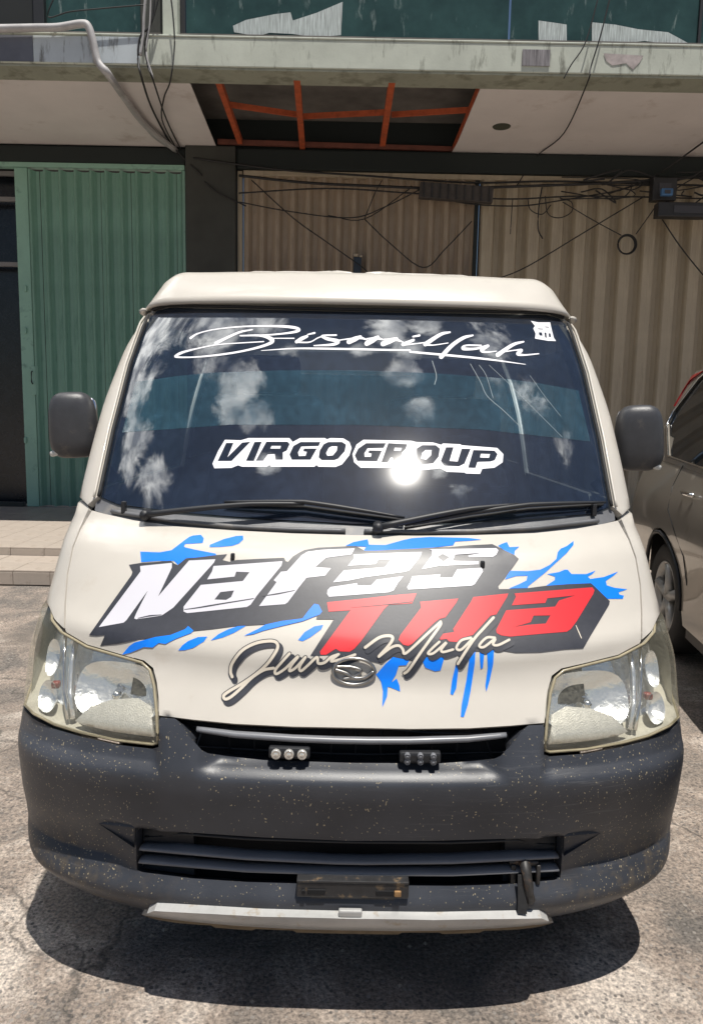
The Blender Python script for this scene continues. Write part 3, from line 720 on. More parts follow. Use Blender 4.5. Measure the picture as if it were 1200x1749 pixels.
# ---- sides, doors, rear, underbody, wheels
for sg in (-1, 1):
    q = [(-1.105, .36), (-1.105, 1.19), (-1.41, 1.19), (-1.41, .36), (-1.37, .34), (-1.34, .62), (-1.28, .70), (-1.20, .70), (-1.14, .62), (-1.12, .36)]
    q = [(-1.105, .40), (-1.105, 1.19), (-1.42, 1.19), (-1.42, .30), (-1.365, .30), (-1.355, .52), (-1.31, .64), (-1.25, .68), (-1.19, .64), (-1.15, .52), (-1.145, .40)]
    lp = q if sg == -1 else mirror(q)
    dr = panel('front_door', [dens(lp, .08)], M_paint, van, 0, .02, .08)
    q = [(-1.045, 1.20), (-1.03, 1.70), (-1.42, 1.72), (-1.42, 1.20)]; lp = q if sg == -1 else mirror(q)
    panel('door_glass', [dens(lp, .1)], M_vglass, dr, -.006, 0, .1)
    q = [(-1.425, .30), (-1.425, 1.785), (-2.15, 1.785), (-2.15, .30), (-2.06, .30), (-2.05, .55), (-2.0, .66), (-1.94, .68), (-1.88, .66), (-1.83, .55), (-1.82, .30)]
    wn = [(-1.46, 1.22), (-1.46, 1.68), (-2.08, 1.68), (-2.08, 1.22)]
    lp = [dens(q, .08), dens(wn, .08)]; lp = lp if sg == -1 else [mirror(a) for a in lp]
    sd_ = panel('side_panel', lp, M_paint, van, 0, .02, .1)
    lp = dens([(-1.455, 1.215), (-1.455, 1.685), (-2.085, 1.685), (-2.085, 1.215)], .1); lp = lp if sg == -1 else mirror(lp)
    panel('side_window', [lp], M_vglass, sd_, -.012, 0, .15)
    for yc in (2.66, 4.73):
        xw = X0 + sg * .70
        wh = MB().lathe([(.19, sg * .075), (.27, sg * .085), (.295, sg * .07), (.305, sg * .03), (.305, -sg * .05), (.29, -sg * .085), (.19, -sg * .08)], (xw, yc, .305), 'x', 36).build('wheel', M_rubber, van, True)
        MB().lathe([(.001, sg * .02), (.06, sg * .03), (.07, sg * .05), (.16, sg * .03), (.18, sg * .06), (.195, sg * .076), (.195, -sg * .08)], (xw, yc, .305), 'x', 32).build('wheel_rim', M_silver, wh, True)
MB().span((X0 - .80, 5.36, .35), (X0 + .80, 5.42, 1.24), .02).span((X0 - .74, 5.36, 1.73), (X0 + .74, 5.42, 1.90), .02).span((X0 - .80, 5.362, 1.241), (X0 - .61, 5.418, 1.729), .02).span((X0 + .61, 5.362, 1.241), (X0 + .80, 5.418, 1.729), .02).build('tailgate', M_paint, van)
MB().span((X0 - .60, 5.421, 1.25), (X0 + .60, 5.43, 1.725), .003).build('rear_window', M_vglass, van)
MB().span((X0 - .66, 1.78, .33), (X0 + .66, 5.35, .42), .01).span((X0 - .42, 1.76, .22), (X0 + .42, 2.2, .33), .01).build('floor_pan', M_dark, van)
MB().span((X0 - .58, 1.775, .40), (X0 + .58, 1.80, .80), .01).build('radiator', M_trim, van)
# cabin
M_dash = mat('dashboard_plastic', (.05, .055, .06), .6, var=.2)
M_seat = mat('seat_fabric', (.06, .065, .075), .9, var=.2)
MB().span((X0 - .70, 2.12, .95), (X0 + .70, 2.42, 1.14), .04).build('dashboard', M_dash, van)
for sg in (-1, 1):
    MB().box((X0 + sg * .36, 3.02, 1.22), (.46, .14, .60), Matrix.Rotation(R(-12), 3, 'X'), .05).box((X0 + sg * .36, 2.8, .92), (.46, .46, .14), None, .04).box((X0 + sg * .36, 3.10, 1.60), (.26, .09, .16), None, .04).build('seat', M_seat, van)
MB().tube([Vector((X0 + .36 + .18 * math.cos(t), 2.52 + .05 * math.sin(t) * 1, 1.20 + .17 * math.sin(t))) for t in np.linspace(0, 2 * math.pi, 33)], .013, 8, False).tube([(X0 + .36 - .17, 2.52, 1.2), (X0 + .36 + .17, 2.52, 1.2)], .012, 6).tube([(X0 + .36, 2.52, 1.2), (X0 + .36, 2.40, 1.08)], .022, 8).build('steering_wheel', M_trim, van, True)
M_led0 = mat('clear_side_lamp', (.55, .55, .52), .2, coat=.6)
# ---- mirrors
def rounded(c, d, e=.35, nu=24, nv=14, taper=0.):
    v = []; f = []
    sp_ = lambda w, m: math.copysign(abs(w) ** m, w)
    for j in range(nv + 1):
        ph = -math.pi / 2 + math.pi * j / nv
        for i in range(nu):
            t = 2 * math.pi * i / nu
            x = sp_(math.cos(ph), e) * sp_(math.cos(t), e); y = sp_(math.cos(ph), e) * sp_(math.sin(t), e * 1.6); z = sp_(math.sin(ph), e)
            x *= 1 - taper * z
            v.append(Vector((x * d[0] / 2, y * d[1] / 2, z * d[2] / 2)) + Vector(c))
    for j in range(nv):
        for i in range(nu): f.append([j * nu + i, j * nu + (i + 1) % nu, (j + 1) * nu + (i + 1) % nu, (j + 1) * nu + i])
    return v, f
for sg, (mx_, my_) in ((-1, (126, 726)), (1, (1090, 748))):
    c = at_y(mx_, my_, 2.40); v, f = rounded((0, 0, 0), (.150, .10, .212), .55, taper=0.07)
    rt = Matrix.Rotation(R(-3), 3, 'Y') @ Matrix.Rotation(R(-sg * 12), 3, 'Z')
    mir = mk('door_mirror', [c + rt @ p for p in v], f, M_greyp, van, True)
    MB().tube([c + Vector((-sg * .045, .02, -.085)), c + Vector((-sg * .075, .03, -.125)), Vector((X0 + sg * .80, 2.46, 1.22))], [.016, .018, .022], 8).build('mirror_arm', M_trim, mir, True)
    lv, lf = rounded((0, 0, 0), (.058, .03, .020), .5, 16, 8)
    MB().add([c + Vector((sg * .040, -.026, -.086)) + Matrix.Rotation(R(sg * 18), 3, 'Y') @ p for p in lv], lf).build('mirror_lamp', M_led0, mir, True)
    lv, lf = rounded((0, 0, 0), (.125, .012, .185), .4, 16, 8)
    MB().add([c + Vector((0, .05, 0)) + p for p in lv], lf).build('mirror_glass', M_chrome, mir, True)

# ------------------------------------------------------------------ graphics on bonnet and glass
def T(reg, pts): ox, oy, k = reg; return [(ox + a / k, oy + b / k) for a, b in pts]
R1, R2, R3, R4, R5, R6 = (150, 900, 6), (300, 900, 6), (450, 900, 6), (600, 900, 6), (750, 900, 6), (880, 900, 6)
R7, R8 = (370, 1060, 4.615), (600, 1040, 4.2857)
def decal(name, loops, m, parent, off, label=None, step=.03):
    return panel(name, [pxl(lp, 7) for lp in loops], m, parent, off, 0, step, label)
def stroke_mesh(strokes, off, ofs=(0, 0), wmul=1., wadd=0., n=7):
    mb = MB(); drift = 0
    for pts, wd in strokes:
        c = catmull(pts, n); k = len(c); ws = wd if isinstance(wd, (list, tuple)) else [wd, wd]
        ww = np.interp(np.linspace(0, 1, k), np.linspace(0, 1, len(ws)), ws) * wmul + wadd
        L_ = []; 
        for i in range(k):
            t = c[min(i + 1, k - 1)] - c[max(i - 1, 0)]; t = t / (np.linalg.norm(t) + 1e-9); nrm = np.array([-t[1], t[0]])
            for s_ in (1, -1):
                p = c[i] + nrm * s_ * ww[i] / 2 + np.array(ofs); u, z = un(*p); L_.append(S(u, z, off + drift))
            drift += .0000004
        mb.add(L_, [[2 * i, 2 * i + 1, 2 * i + 3, 2 * i + 2] for i in range(k - 1)])
        for e, c_ in ((0, c[0]), (-1, c[-1])):   # round ends
            cc = [S(*un(*(c_ + np.array(ofs) + np.array([math.cos(a), math.sin(a)]) * ww[e] / 2)), off + drift) for a in np.linspace(0, 2 * math.pi, 9)[:-1]]
            mb.add(cc, [list(range(8))]); drift += .0000004
    return mb
BK = [(153, 1085), (190, 1032), (225, 983), (227, 977), (221, 965), (240, 962), (270, 960), (292, 958), (298, 963), (304, 966), (317, 955), (350, 951), (365, 949), (388, 947), (380, 957), (392, 960), (403, 957),
      (440, 955), (485, 953), (488, 959), (492, 960), (500, 951), (510, 945), (520, 940), (543, 936), (607, 933), (622, 941), (640, 941), (717, 937), (733, 936), (767, 935), (800, 932), (840, 930), (848, 934), (862, 941), (877, 948), (885, 955),
      (873, 972), (862, 987), (850, 1001), (851, 1006.5), (867, 1006.5), (900, 1005), (930, 1001), (970, 998), (1008, 996.5), (1013, 1001), (1040, 1027), (1039, 1033), (1020, 1065), (995, 1107), (963, 1109), (920, 1114), (880, 1115), (866, 1113), (843, 1110),
      (800, 1114), (770, 1120), (740, 1117), (720, 1124), (700, 1128), (670, 1122), (650, 1133), (625, 1128), (590, 1119), (560, 1119), (530, 1120), (550, 1089), (570, 1058), (540, 1058), (541, 1052), (516, 1061), (483, 1063), (450, 1067), (400, 1070), (363, 1075), (333, 1078),
      (283, 1088), (240, 1092), (200, 1100), (172, 1103.5), (180, 1085), (165, 1086)]
gfx = decal('black_graphic', [BK], M_vblack, van, .0015, None, .018)
for i, (rg, pts) in enumerate([
    (R1, [(540,255),(740,262),(860,240),(925,190),(990,140),(1040,105),(1080,90),(1160,83),(1190,120),(1178,165),(1080,172),(1000,175),(985,200),(1000,212),(1100,235),(1310,275),(1320,296),(1180,312),(1010,322),(925,390),(885,350),(720,350),(550,362)]),
    (R2, [(350,185),(500,125),(620,95),(690,92),(693,130),(650,170),(580,195),(450,206),(350,208)]),
    (R1, [(355,1310),(430,1220),(480,1185),(700,1130),(850,1110),(1000,1050),(1030,1018),(1085,1065),(1060,1090),(900,1150),(800,1200),(730,1190),(670,1235),(580,1230),(440,1290)]),
    (R2, [(30,1265),(70,1215),(130,1170),(230,1130),(325,1125),(290,1175),(180,1240),(100,1262)]),
    (R2, [(360,1165),(440,1100),(540,1050),(650,1015),(720,1015),(600,1085),(480,1135)]),
    (R2, [(700,1118),(850,1045),(920,1003),(1090,966),(1300,940),(1360,860),(1420,790),(1465,800),(1500,870),(1475,900),(1300,968),(1100,1015),(900,1065),(800,1100)]),
    (R3, [(355,1160),(420,1080),(520,1020),(610,1005),(590,1050),(480,1130),(400,1172)]),
    (R4, [(-60,195),(20,158),(165,130),(178,185),(350,188),(520,140),(620,118),(800,106),(1200,116),(1330,133),(1200,144),(1060,152),(1040,190),(700,228),(125,248),(150,204),(60,200)]),
    (R5, [(600,195),(640,175),(690,158),(715,210),(815,205),(770,245),(765,292),(690,262)]),
    (R6, [(-115,450),(120,455),(250,440),(350,390),(415,330),(430,260),(460,225),(520,200),(590,148),(590,185),(520,270),(420,360),(300,470),(130,605),(120,628),(-70,632),(30,590),(110,550),(120,500),(0,505),(-110,540),(-90,500)]),
    (R6, [(320,485),(440,465),(500,440),(530,440),(570,485),(720,485),(815,450),(780,485),(735,510),(760,535),(900,515),(1045,460),(1000,500),(920,555),(930,600),(1010,625),(1140,640),(1050,670),(1060,695),(1105,705),(1095,737),(930,737),(850,655),(770,584),(310,604),(400,545),(400,510)]),
    (R8, [(180,480),(250,400),(320,338),(370,335),(420,380),(400,412),(345,415),(325,480),(290,540),(330,510),(350,560),(355,605),(285,575),(265,570),(260,640),(225,720),(230,600),(215,530)]),
    (R8, [(515,375),(540,350),(600,370),(680,350),(650,450),(610,457),(540,430)]),
    (R8, [(762,405),(782,425),(765,580),(740,632),(722,622),(735,520)]),
    (R8, [(860,370),(905,310),(900,400),(870,600),(850,700),(820,792),(798,790),(805,700),(840,520)]),
    (R8, [(935,310),(970,318),(960,430),(943,442)]),
    (R8, [(990,310),(1040,303),(1035,400),(1010,520),(985,607),(978,560),(995,430)]) ]):
    decal('blue_splash', [T(rg, pts)], M_vblue, van, .0010 + .00002 * i if i not in (2, 5) else .0019, None, .018)
WH = [
    ([T(R1, [(540,405),(865,372),(865,420),(725,715),(1040,348),(1310,335),(1295,370),(880,830),(760,912),(500,950),(480,940),(500,890),(620,655),(400,960),(370,985),(120,1030),(545,460)])]),
    ([T(R2, [(390,405),(1095,355),(1085,400),(840,700),(770,800),(730,824),(120,887),(85,870),(85,820),(260,598),(690,558),(758,468),(622,463),(605,513),(325,542),(375,460)]), T(R2, [(400,748),(460,672),(600,655),(570,722),(520,752)])]),
    ([T(R3, [(935,225),(900,287),(640,320),(530,415),(690,427),(630,503),(440,525),(380,600),(250,775),(220,795),(0,812),(-45,815),(135,570),(105,550),(180,463),(240,458),(390,295),(450,260),(600,240)])]),
    ([T(R4, [(20,288),(720,262),(700,310),(590,450),(540,465),(130,520),(-20,552),(-188,572),(-80,450),(340,417),(403,343),(270,343),(250,384),(-38,402),(25,330)])]),
    ([T(R4, [(-215,620),(55,580),(65,604),(200,602),(255,545),(530,510),(480,570),(430,655),(380,674),(-230,720),(-250,690),(-245,650)])]),
    ([T(R5, [(-103,235),(580,223),(602,245),(580,290),(545,312),(300,315),(290,300),(430,272),(160,290),(130,352),(400,357),(400,387),(0,402),(-182,437),(-80,300),(-75,250)])]),
    ([T(R5, [(430,423),(444,460),(360,590),(330,606),(-322,646),(-332,620),(-300,570),(-280,510),(10,490),(0,522),(130,522),(180,438)])])]
for i, lps in enumerate(WH): decal('white_letter', lps, M_vwhite, van, .0022 + .00003 * i)
RD = [
    ([T(R3, [(650,775),(1000,740),(1300,705),(1565,683),(1540,740),(1520,787),(1280,802),(1230,850),(1000,1170),(930,1250),(880,1282),(780,1277),(740,1250),(640,1312),(585,1312),(578,1280),(890,858),(665,872)])]),
    ([T(R4, [(700,770),(1092,737),(1070,780),(960,930),(900,945),(850,980),(620,1200),(580,1222),(530,1210),(480,1160),(500,1110),(712,830)])]),
    ([T(R5, [(345,722),(702,685),(690,720),(580,900),(520,912),(340,1110),(280,1125),(180,1182),(100,1177),(70,1150),(10,1160),(0,1140),(20,1100),(150,1080),(138,1050),(320,770)])]),
    ([T(R6, [(-15,685),(780,622),(802,650),(790,690),(620,970),(560,1050),(520,1077),(300,1095),(-60,1127),(-150,1115),(-195,1090),(-203,1060),(-100,858),(400,820),(440,757),(605,706),(320,735),(300,782),(-43,807),(0,720)]), T(R6, [(-12,1028),(150,980),(180,913),(352,910),(305,993),(130,1006)])])]
for i, lps in enumerate(RD): decal('red_letter', lps, M_vred, van, .0022 + .00003 * i)
for st_l in ([(T(R2, [(95, 850), (230, 832), (480, 790), (800, 738)]), [1, 2.4, 1.4]), (T(R3, [(-5, 712), (140, 690), (320, 655)]), [1.2, 2.4, 1.2]), (T(R1, [(520, 940), (640, 915), (760, 905)]), [1, 2.2, 1]), (T(R3, [(900, 830), (1200, 805), (1520, 770)]), [.3, 1.1, 1.4])]): stroke_mesh([st_l], .0027).build('letter_accent_line', M_vblack, van)
SCR = [(T(R7, [(125,445),(112,400),(128,330),(200,240),(300,185),(400,165),(465,172),(482,215),(440,290),(380,360),(300,430),(200,500),(100,560),(58,595),(72,622),(120,600),(200,530),(280,450),(370,390),(450,372)]), 3.6),
       (T(R7, [(575,262),(520,320),(465,385),(470,420),(530,385),(590,330),(640,285)]), 3.2), (T(R7, [(640,290),(590,350),(575,395),(620,372),(700,290)]), 3.2),
       (T(R7, [(700,290),(655,360),(665,395),(720,350),(790,290),(800,335),(850,330),(900,290),(960,268)]), 3.2), (T(R7, [(960,268),(900,320),(1000,300),(1090,270)]), 3.),
       (T(R8, [(100,285),(200,215),(270,200),(300,215),(280,260),(200,350)]), 3.6), (T(R8, [(200,350),(290,285),(345,272),(375,300),(385,330),(430,300),(560,180),(650,98)]), 3.2),
       (T(R8, [(650,98),(640,135),(520,300),(420,440),(385,470)]), 3.4), (T(R8, [(640,245),(590,290),(558,328),(600,325),(690,250),(655,300),(670,318),(740,300)]), 3.),
       (T(R8, [(870,215),(800,235),(765,288),(800,300),(880,225)]), 3.), (T(R8, [(1035,68),(960,150),(890,230),(775,400)]), 3.4), (T(R8, [(1045,215),(985,215),(932,270),(965,282),(1045,225),(1032,262),(1070,268),(1150,230)]), 3.)]
stroke_mesh(SCR, .0026, (4.4, 5.6), 1.45, 5.4).build('script_shadow', M_vblack, van)
stroke_mesh(SCR, .0031, (0, 0), 1.45, 2.8).build('script_outline', M_vblack, van)
stroke_mesh(SCR, .0036, (0, 0), 1.4, 0.).build('script_lettering', M_vcream, van)
# scratch on the red letter
stroke_mesh([(T(R6, [(612, 1015), (640, 1080), (668, 1145)]), [1.2, 1.8, 1.4])], .003).build('paint_scratch', M_vcream, van)
# windscreen lettering
A5, B5, C5 = (290, 540, 5), (500, 540, 5), (700, 540, 4.615)
BM = [(T(A5, [(175,180),(230,145),(320,118),(450,97),(650,80),(900,78),(1050,88),(1102,110),(1040,132),(850,152),(620,160)]), [4.6, 2.2, 2.2, 3, 5, 5.5, 3, 2.2]),
      (T(A5, [(705,108),(600,128),(480,180),(390,225)]), [2, 4, 5, 6]),
      (T(A5, [(600,160),(760,158),(850,180),(872,212),(780,252),(600,295),(400,325),(200,343),(55,342),(60,325),(130,295),(300,255),(450,232),(800,210)]), [2.5, 4, 8, 5, 3.5, 3.5, 2.5, 3.5, 5, 2.5, 2, 2]),
      (T(A5, [(880,182),(1060,182)]), [1.6, 2]), (T(B5, [(120,165),(75,185),(30,212)]), [5, 7, 6]), (T(B5, [(125,150),(185,136)]), [2, 3.6]), (T(B5, [(30,215),(140,215),(210,180),(250,165)]), [3, 2, 2]),
      (T(B5, [(370,155),(250,160),(290,185),(385,207),(340,235),(180,245)]), [3, 3, 6, 6.5, 5, 2]), (T(B5, [(578,168),(530,188),(478,212)]), [5, 9, 9]), (T(B5, [(385,200),(480,186),(575,178),(630,195)]), [2, 2, 5, 2]),
      (T(B5, [(726,172),(680,198),(630,227)]), [6, 10, 9]), (T(B5, [(630,185),(720,182),(775,195)]), [2, 5, 2]), (T(B5, [(886,186),(825,205),(768,230)]), [6, 10, 9]), (T(B5, [(780,190),(880,195),(940,215)]), [2, 5, 2]),
      (T(B5, [(1030,197),(940,235)]), [5, 7]), (T(B5, [(1025,168),(1080,158)]), [3, 4]), (T(B5, [(940,240),(1060,227),(1125,218)]), [3, 2, 2]),
      (T(C5, [(315,120),(240,138),(120,215)]), [3, 6, 8]), (T(C5, [(120,215),(180,222),(300,205)]), [5, 2, 1.5]), (T(C5, [(495,145),(420,165),(330,225),(245,315)]), [3, 6, 7, 8]),
      (T(C5, [(560,225),(440,225),(420,250),(520,250),(615,225)]), [3, 3, 6, 4, 4]), (T(C5, [(615,228),(565,262),(600,278),(680,270)]), [5, 7, 3, 1.5]), (T(C5, [(895,195),(810,220),(690,300)]), [3, 6, 8]),
      (T(C5, [(740,275),(830,262),(880,262),(850,290),(900,300),(1015,290)]), [2, 2, 5, 7, 3, 2]),
      (T(A5, [(780,287),(1050,270),(1300,270),(1700,278),(2050,285)]), [1, 2.6, 3.6, 3.6, 3.4]), (T(C5, [(0,275),(300,302),(600,332),(910,374)]), [3.6, 4, 3.6, 1])]
stroke_mesh(BM, -.0034, (0, 0), .92).build('windscreen_script', M_wwhite, van)
VG, WG = (350, 730, 4.444), (590, 730, 4.2857)
VI = [T(VG, [(150,88),(270,92),(330,75),(640,75),(665,105),(720,75),(910,75),(925,85),(950,75),(1050,78),(1095,105),(1112,150),(1095,205),(1040,275),(990,295),(860,293),(845,280),(830,293),(640,293),(500,293),(490,280),(470,293),(280,293),(250,282),(200,302),(70,305),(55,270),(100,170)]),
      T(VG, [(160,112),(215,112),(170,220),(280,110),(345,103),(200,250),(95,250)]), T(VG, [(375,105),(430,103),(370,250),(310,248)]),
      T(VG, [(465,103),(625,103),(642,120),(620,170),(590,185),(590,240),(535,240),(528,197),(475,200),(440,248),(385,248)]), T(VG, [(505,135),(575,135),(570,155),(495,155)]),
      T(VG, [(875,105),(725,105),(670,135),(640,200),(658,240),(800,240),(848,155),(750,155),(745,176),(772,180),(762,210),(712,212),(705,185),(730,140),(862,136)]),
      T(VG, [(935,105),(1040,105),(1070,125),(1060,175),(1010,232),(980,243),(885,243),(862,222),(870,170),(900,122)]), T(VG, [(960,138),(1003,138),(1000,170),(970,207),(928,210),(918,190),(938,150)])]
GI = [T(WG, [(130,85),(480,92),(520,102),(640,105),(700,122),(712,112),(840,118),(850,125),(1110,145),(1155,190),(1150,250),(1090,290),(1000,298),(985,335),(880,332),(870,325),(740,320),(690,295),(600,305),(540,312),(380,302),(350,292),(110,290),(62,250),(50,190),(80,120)]),
      T(WG, [(295,110),(150,110),(92,150),(67,200),(85,240),(230,243),(265,165),(172,163),(165,180),(190,187),(185,210),(140,210),(137,185),(160,148),(278,145)]),
      T(WG, [(312,110),(450,118),(440,150),(412,180),(400,250),(352,250),(345,215),(330,215),(308,250),(262,250)]), T(WG, [(360,143),(412,145),(402,167),(353,165)]),
      T(WG, [(560,125),(660,125),(690,150),(680,210),(640,258),(560,265),(522,225),(520,150)]), T(WG, [(585,160),(630,160),(625,200),(590,232),(550,225),(560,180)]),
      T(WG, [(735,140),(790,140),(760,240),(820,245),(850,150),(915,152),(870,260),(830,280),(720,275),(697,240)]),
      T(WG, [(935,160),(1090,165),(1112,190),(1092,235),(1060,245),(965,248),(950,292),(897,290)]), T(WG, [(990,188),(1057,190),(1050,217),(984,215)])]
decal('windscreen_lettering', VI, M_wwhite, van, -.0034, None, .05); decal('windscreen_lettering', GI, M_wwhite, van, -.0034, None, .05)
# small white sticker, its lower half broken up by cut-outs
decal('windscreen_sticker', [T(C5, [(952,30),(1010,42),(1105,42),(1120,110),(1135,165),(1152,190),(1090,188),(985,170),(990,130),(972,90),(985,70)]),
      T(C5, [(1015,120),(1040,122),(1045,148),(1020,146)]), T(C5, [(1060,122),(1075,124),(1078,165),(1065,160)]), T(C5, [(1092,128),(1108,130),(1112,160),(1096,158)]), T(C5, [(1008,90),(1050,93),(1050,99),(1010,97)]), T(C5, [(1065,75),(1095,78),(1096,84),(1066,82)])], M_wwhite, van, -.0034, None, .05)
# film scratches
M_scr = mat('film_scratch', (.16, .19, .20), .6)
for st_l in ([([(803, 620), (820, 650), (832, 675), (860, 700), (889, 728)], .9), ([(818, 622), (830, 640), (842, 678)], .8), ([(835, 622), (870, 655), (905, 690), (960, 745)], .6), ([(738, 615), (745, 640), (742, 655)], 1.2), ([(905, 640), (930, 675), (958, 710)], .6)]): stroke_mesh([st_l], -.0035).build('film_scratch', M_scr, van)

# ------------------------------------------------------------------ GROUND
def gh(x, y):
    b = .035 * float(ss(4.2, 5.76, y))
    return b
xs = np.concatenate([[-160, -60, -20, -8], np.arange(-4, 4.01, .08), [8, 20, 60, 160]])
ys = np.concatenate([[-160, -60, -15, -4, -1, 0], np.arange(.8, 5.8, .08), [5.9, 7, 9, 14, 60, 170]])
vv = []
for y in ys:
    for x in xs:
        a = 1 if (-4 <= x <= 4 and .8 <= y <= 5.85) else 0
        vv.append((x, y, gh(x, y) + a * .010 * noise.noise(Vector((x * 1.3, y * 1.3, 0))) + a * .004 * noise.noise(Vector((x * 6, y * 6, 3)))))
n_ = len(xs)
def ground_mat():
    m = bpy.data.materials.new('rough_concrete_ground'); m.use_nodes = True; t = m.node_tree; l = t.links.new; b = t.nodes['Principled BSDF']
    tcn = N(t, 'ShaderNodeTexCoord'); g = tcn.outputs['Object']
    n1 = N(t, 'ShaderNodeTexNoise'); n1.inputs['Scale'].default_value = 1.9; n1.inputs['Detail'].default_value = 10; n1.inputs['Roughness'].default_value = .68; n1.inputs['Distortion'].default_value = .6; l(g, n1.inputs['Vector'])
    r1 = N(t, 'ShaderNodeValToRGB'); e = r1.color_ramp.elements
    e[0].position = .38; e[0].color = (.17, .16, .15, 1); e[1].position = .64; e[1].color = (.58, .535, .49, 1)
    e2 = r1.color_ramp.elements.new(.52); e2.color = (.33, .285, .25, 1)
    l(n1.outputs[0], r1.inputs[0])
    n2_ = N(t, 'ShaderNodeTexNoise'); n2_.inputs['Scale'].default_value = 95; n2_.inputs['Detail'].default_value = 7; n2_.inputs['Roughness'].default_value = .75; l(g, n2_.inputs['Vector'])
    r2_ = N(t, 'ShaderNodeValToRGB'); r2_.color_ramp.elements[0].position = .34; r2_.color_ramp.elements[0].color = (.28, .28, .29, 1); r2_.color_ramp.elements[1].position = .66; r2_.color_ramp.elements[1].color = (1.7, 1.6, 1.5, 1)
    l(n2_.outputs[0], r2_.inputs[0])
    mm = N(t, 'ShaderNodeMix', data_type='RGBA', blend_type='MULTIPLY'); mm.inputs[0].default_value = 1; l(r1.outputs[0], mm.inputs[6]); l(r2_.outputs[0], mm.inputs[7])
    v = N(t, 'ShaderNodeTexVoronoi'); v.inputs['Scale'].default_value = 75; l(g, v.inputs['Vector'])
    sp_ = N(t, 'ShaderNodeSeparateColor'); l(v.outputs['Color'], sp_.inputs[0])
    lt = N(t, 'ShaderNodeMath', operation='GREATER_THAN'); lt.inputs[1].default_value = .72; l(sp_.outputs[0], lt.inputs[0])
    d_ = N(t, 'ShaderNodeMath', operation='LESS_THAN'); d_.inputs[1].default_value = .42; l(v.outputs['Distance'], d_.inputs[0])
    k = N(t, 'ShaderNodeMath', operation='MULTIPLY'); l(lt.outputs[0], k.inputs[0]); l(d_.outputs[0], k.inputs[1])
    k2 = N(t, 'ShaderNodeMath', operation='MULTIPLY'); k2.inputs[1].default_value = .75; l(k.outputs[0], k2.inputs[0])
    sc_ = N(t, 'ShaderNodeMix', data_type='RGBA'); l(sp_.outputs[1], sc_.inputs[0]); sc_.inputs[6].default_value = (.06, .058, .06, 1); sc_.inputs[7].default_value = (.42, .38, .34, 1)
    m2 = N(t, 'ShaderNodeMix', data_type='RGBA'); l(k2.outputs[0], m2.inputs[0]); l(mm.outputs[2], m2.inputs[6]); l(sc_.outputs[2], m2.inputs[7])
    wv = N(t, 'ShaderNodeTexNoise'); wv.inputs['Scale'].default_value = 2.5; wv.inputs['Detail'].default_value = 8; l(g, wv.inputs['Vector'])
    wm = N(t, 'ShaderNodeMix', data_type='VECTOR'); wm.inputs[0].default_value = .35; l(g, wm.inputs[4]); l(wv.outputs[1], wm.inputs[5])
    ck = N(t, 'ShaderNodeTexVoronoi', feature='DISTANCE_TO_EDGE'); ck.inputs['Scale'].default_value = .9; l(wm.outputs[1], ck.inputs['Vector'])
    cl = N(t, 'ShaderNodeMapRange'); cl.inputs[1].default_value = .0; cl.inputs[2].default_value = .006; cl.inputs[3].default_value = .7; cl.inputs[4].default_value = 0; l(ck.outputs[0], cl.inputs[0])
    m3 = N(t, 'ShaderNodeMix', data_type='RGBA'); l(cl.outputs[0], m3.inputs[0]); l(m2.outputs[2], m3.inputs[6]); m3.inputs[7].default_value = (.06, .055, .05, 1)
    os_ = N(t, 'ShaderNodeTexNoise'); os_.inputs['Scale'].default_value = .8; os_.inputs['Detail'].default_value = 6; l(g, os_.inputs['Vector'])
    orr = N(t, 'ShaderNodeMapRange'); orr.inputs[1].default_value = .56; orr.inputs[2].default_value = .68; orr.inputs[4].default_value = .6; l(os_.outputs[0], orr.inputs[0])
    m4 = N(t, 'ShaderNodeMix', data_type='RGBA'); l(orr.outputs[0], m4.inputs[0]); l(m3.outputs[2], m4.inputs[6]); m4.inputs[7].default_value = (.13, .115, .10, 1)
    l(m4.outputs[2], b.inputs['Base Color']); b.inputs['Roughness'].default_value = .85
    ad = N(t, 'ShaderNodeMath', operation='MULTIPLY_ADD'); l(k.outputs[0], ad.inputs[0]); ad.inputs[1].default_value = .25; l(n2_.outputs[0], ad.inputs[2])
    bp = N(t, 'ShaderNodeBump'); bp.inputs['Strength'].default_value = .9; bp.inputs['Distance'].default_value = .012; l(ad.outputs[0], bp.inputs['Height'])
    l(bp.outputs[0], b.inputs['Normal'])
    return m
M_ground = ground_mat()
gr = mk('ground', vv, [(j * n_ + i, j * n_ + i + 1, (j + 1) * n_ + i + 1, (j + 1) * n_ + i) for j in range(len(ys) - 1) for i in range(n_ - 1)], M_ground, None, True)
tag(gr, kind='structure')
mb = MB()
for k in range(900):
    x = random.uniform(-1.9, 1.9); y = random.choice([random.uniform(1.45, 2.6), random.uniform(1.45, 4.8)]); r_ = random.choice([.0025, .003, .004, .005, .008])
    p = [Vector((random.uniform(.7, 1.2) * r_ * a, random.uniform(.7, 1.2) * r_ * b_, random.uniform(.5, .9) * r_ * c_)) for a, b_, c_ in ((1, 0, 0), (0, 1, 0), (-1, 0, 0), (0, -1, 0), (0, 0, 1), (0, 0, -1))]
    z = gh(x, y) + .010 * noise.noise(Vector((x * 1.3, y * 1.3, 0))) + .004 * noise.noise(Vector((x * 6, y * 6, 3)))
    mb.add([q + Vector((x, y, z)) for q in p], [[0, 1, 4], [1, 2, 4], [2, 3, 4], [3, 0, 4], [1, 0, 5], [2, 1, 5], [3, 2, 5], [0, 3, 5]])
pe = mb.build('loose_grit', mat('grit', (.26, .22, .18), .9, var=.6, vscale=6)); tag(pe, 'scattered grit and small stones lying on the rough concrete', 'grit', None, 'stuff')
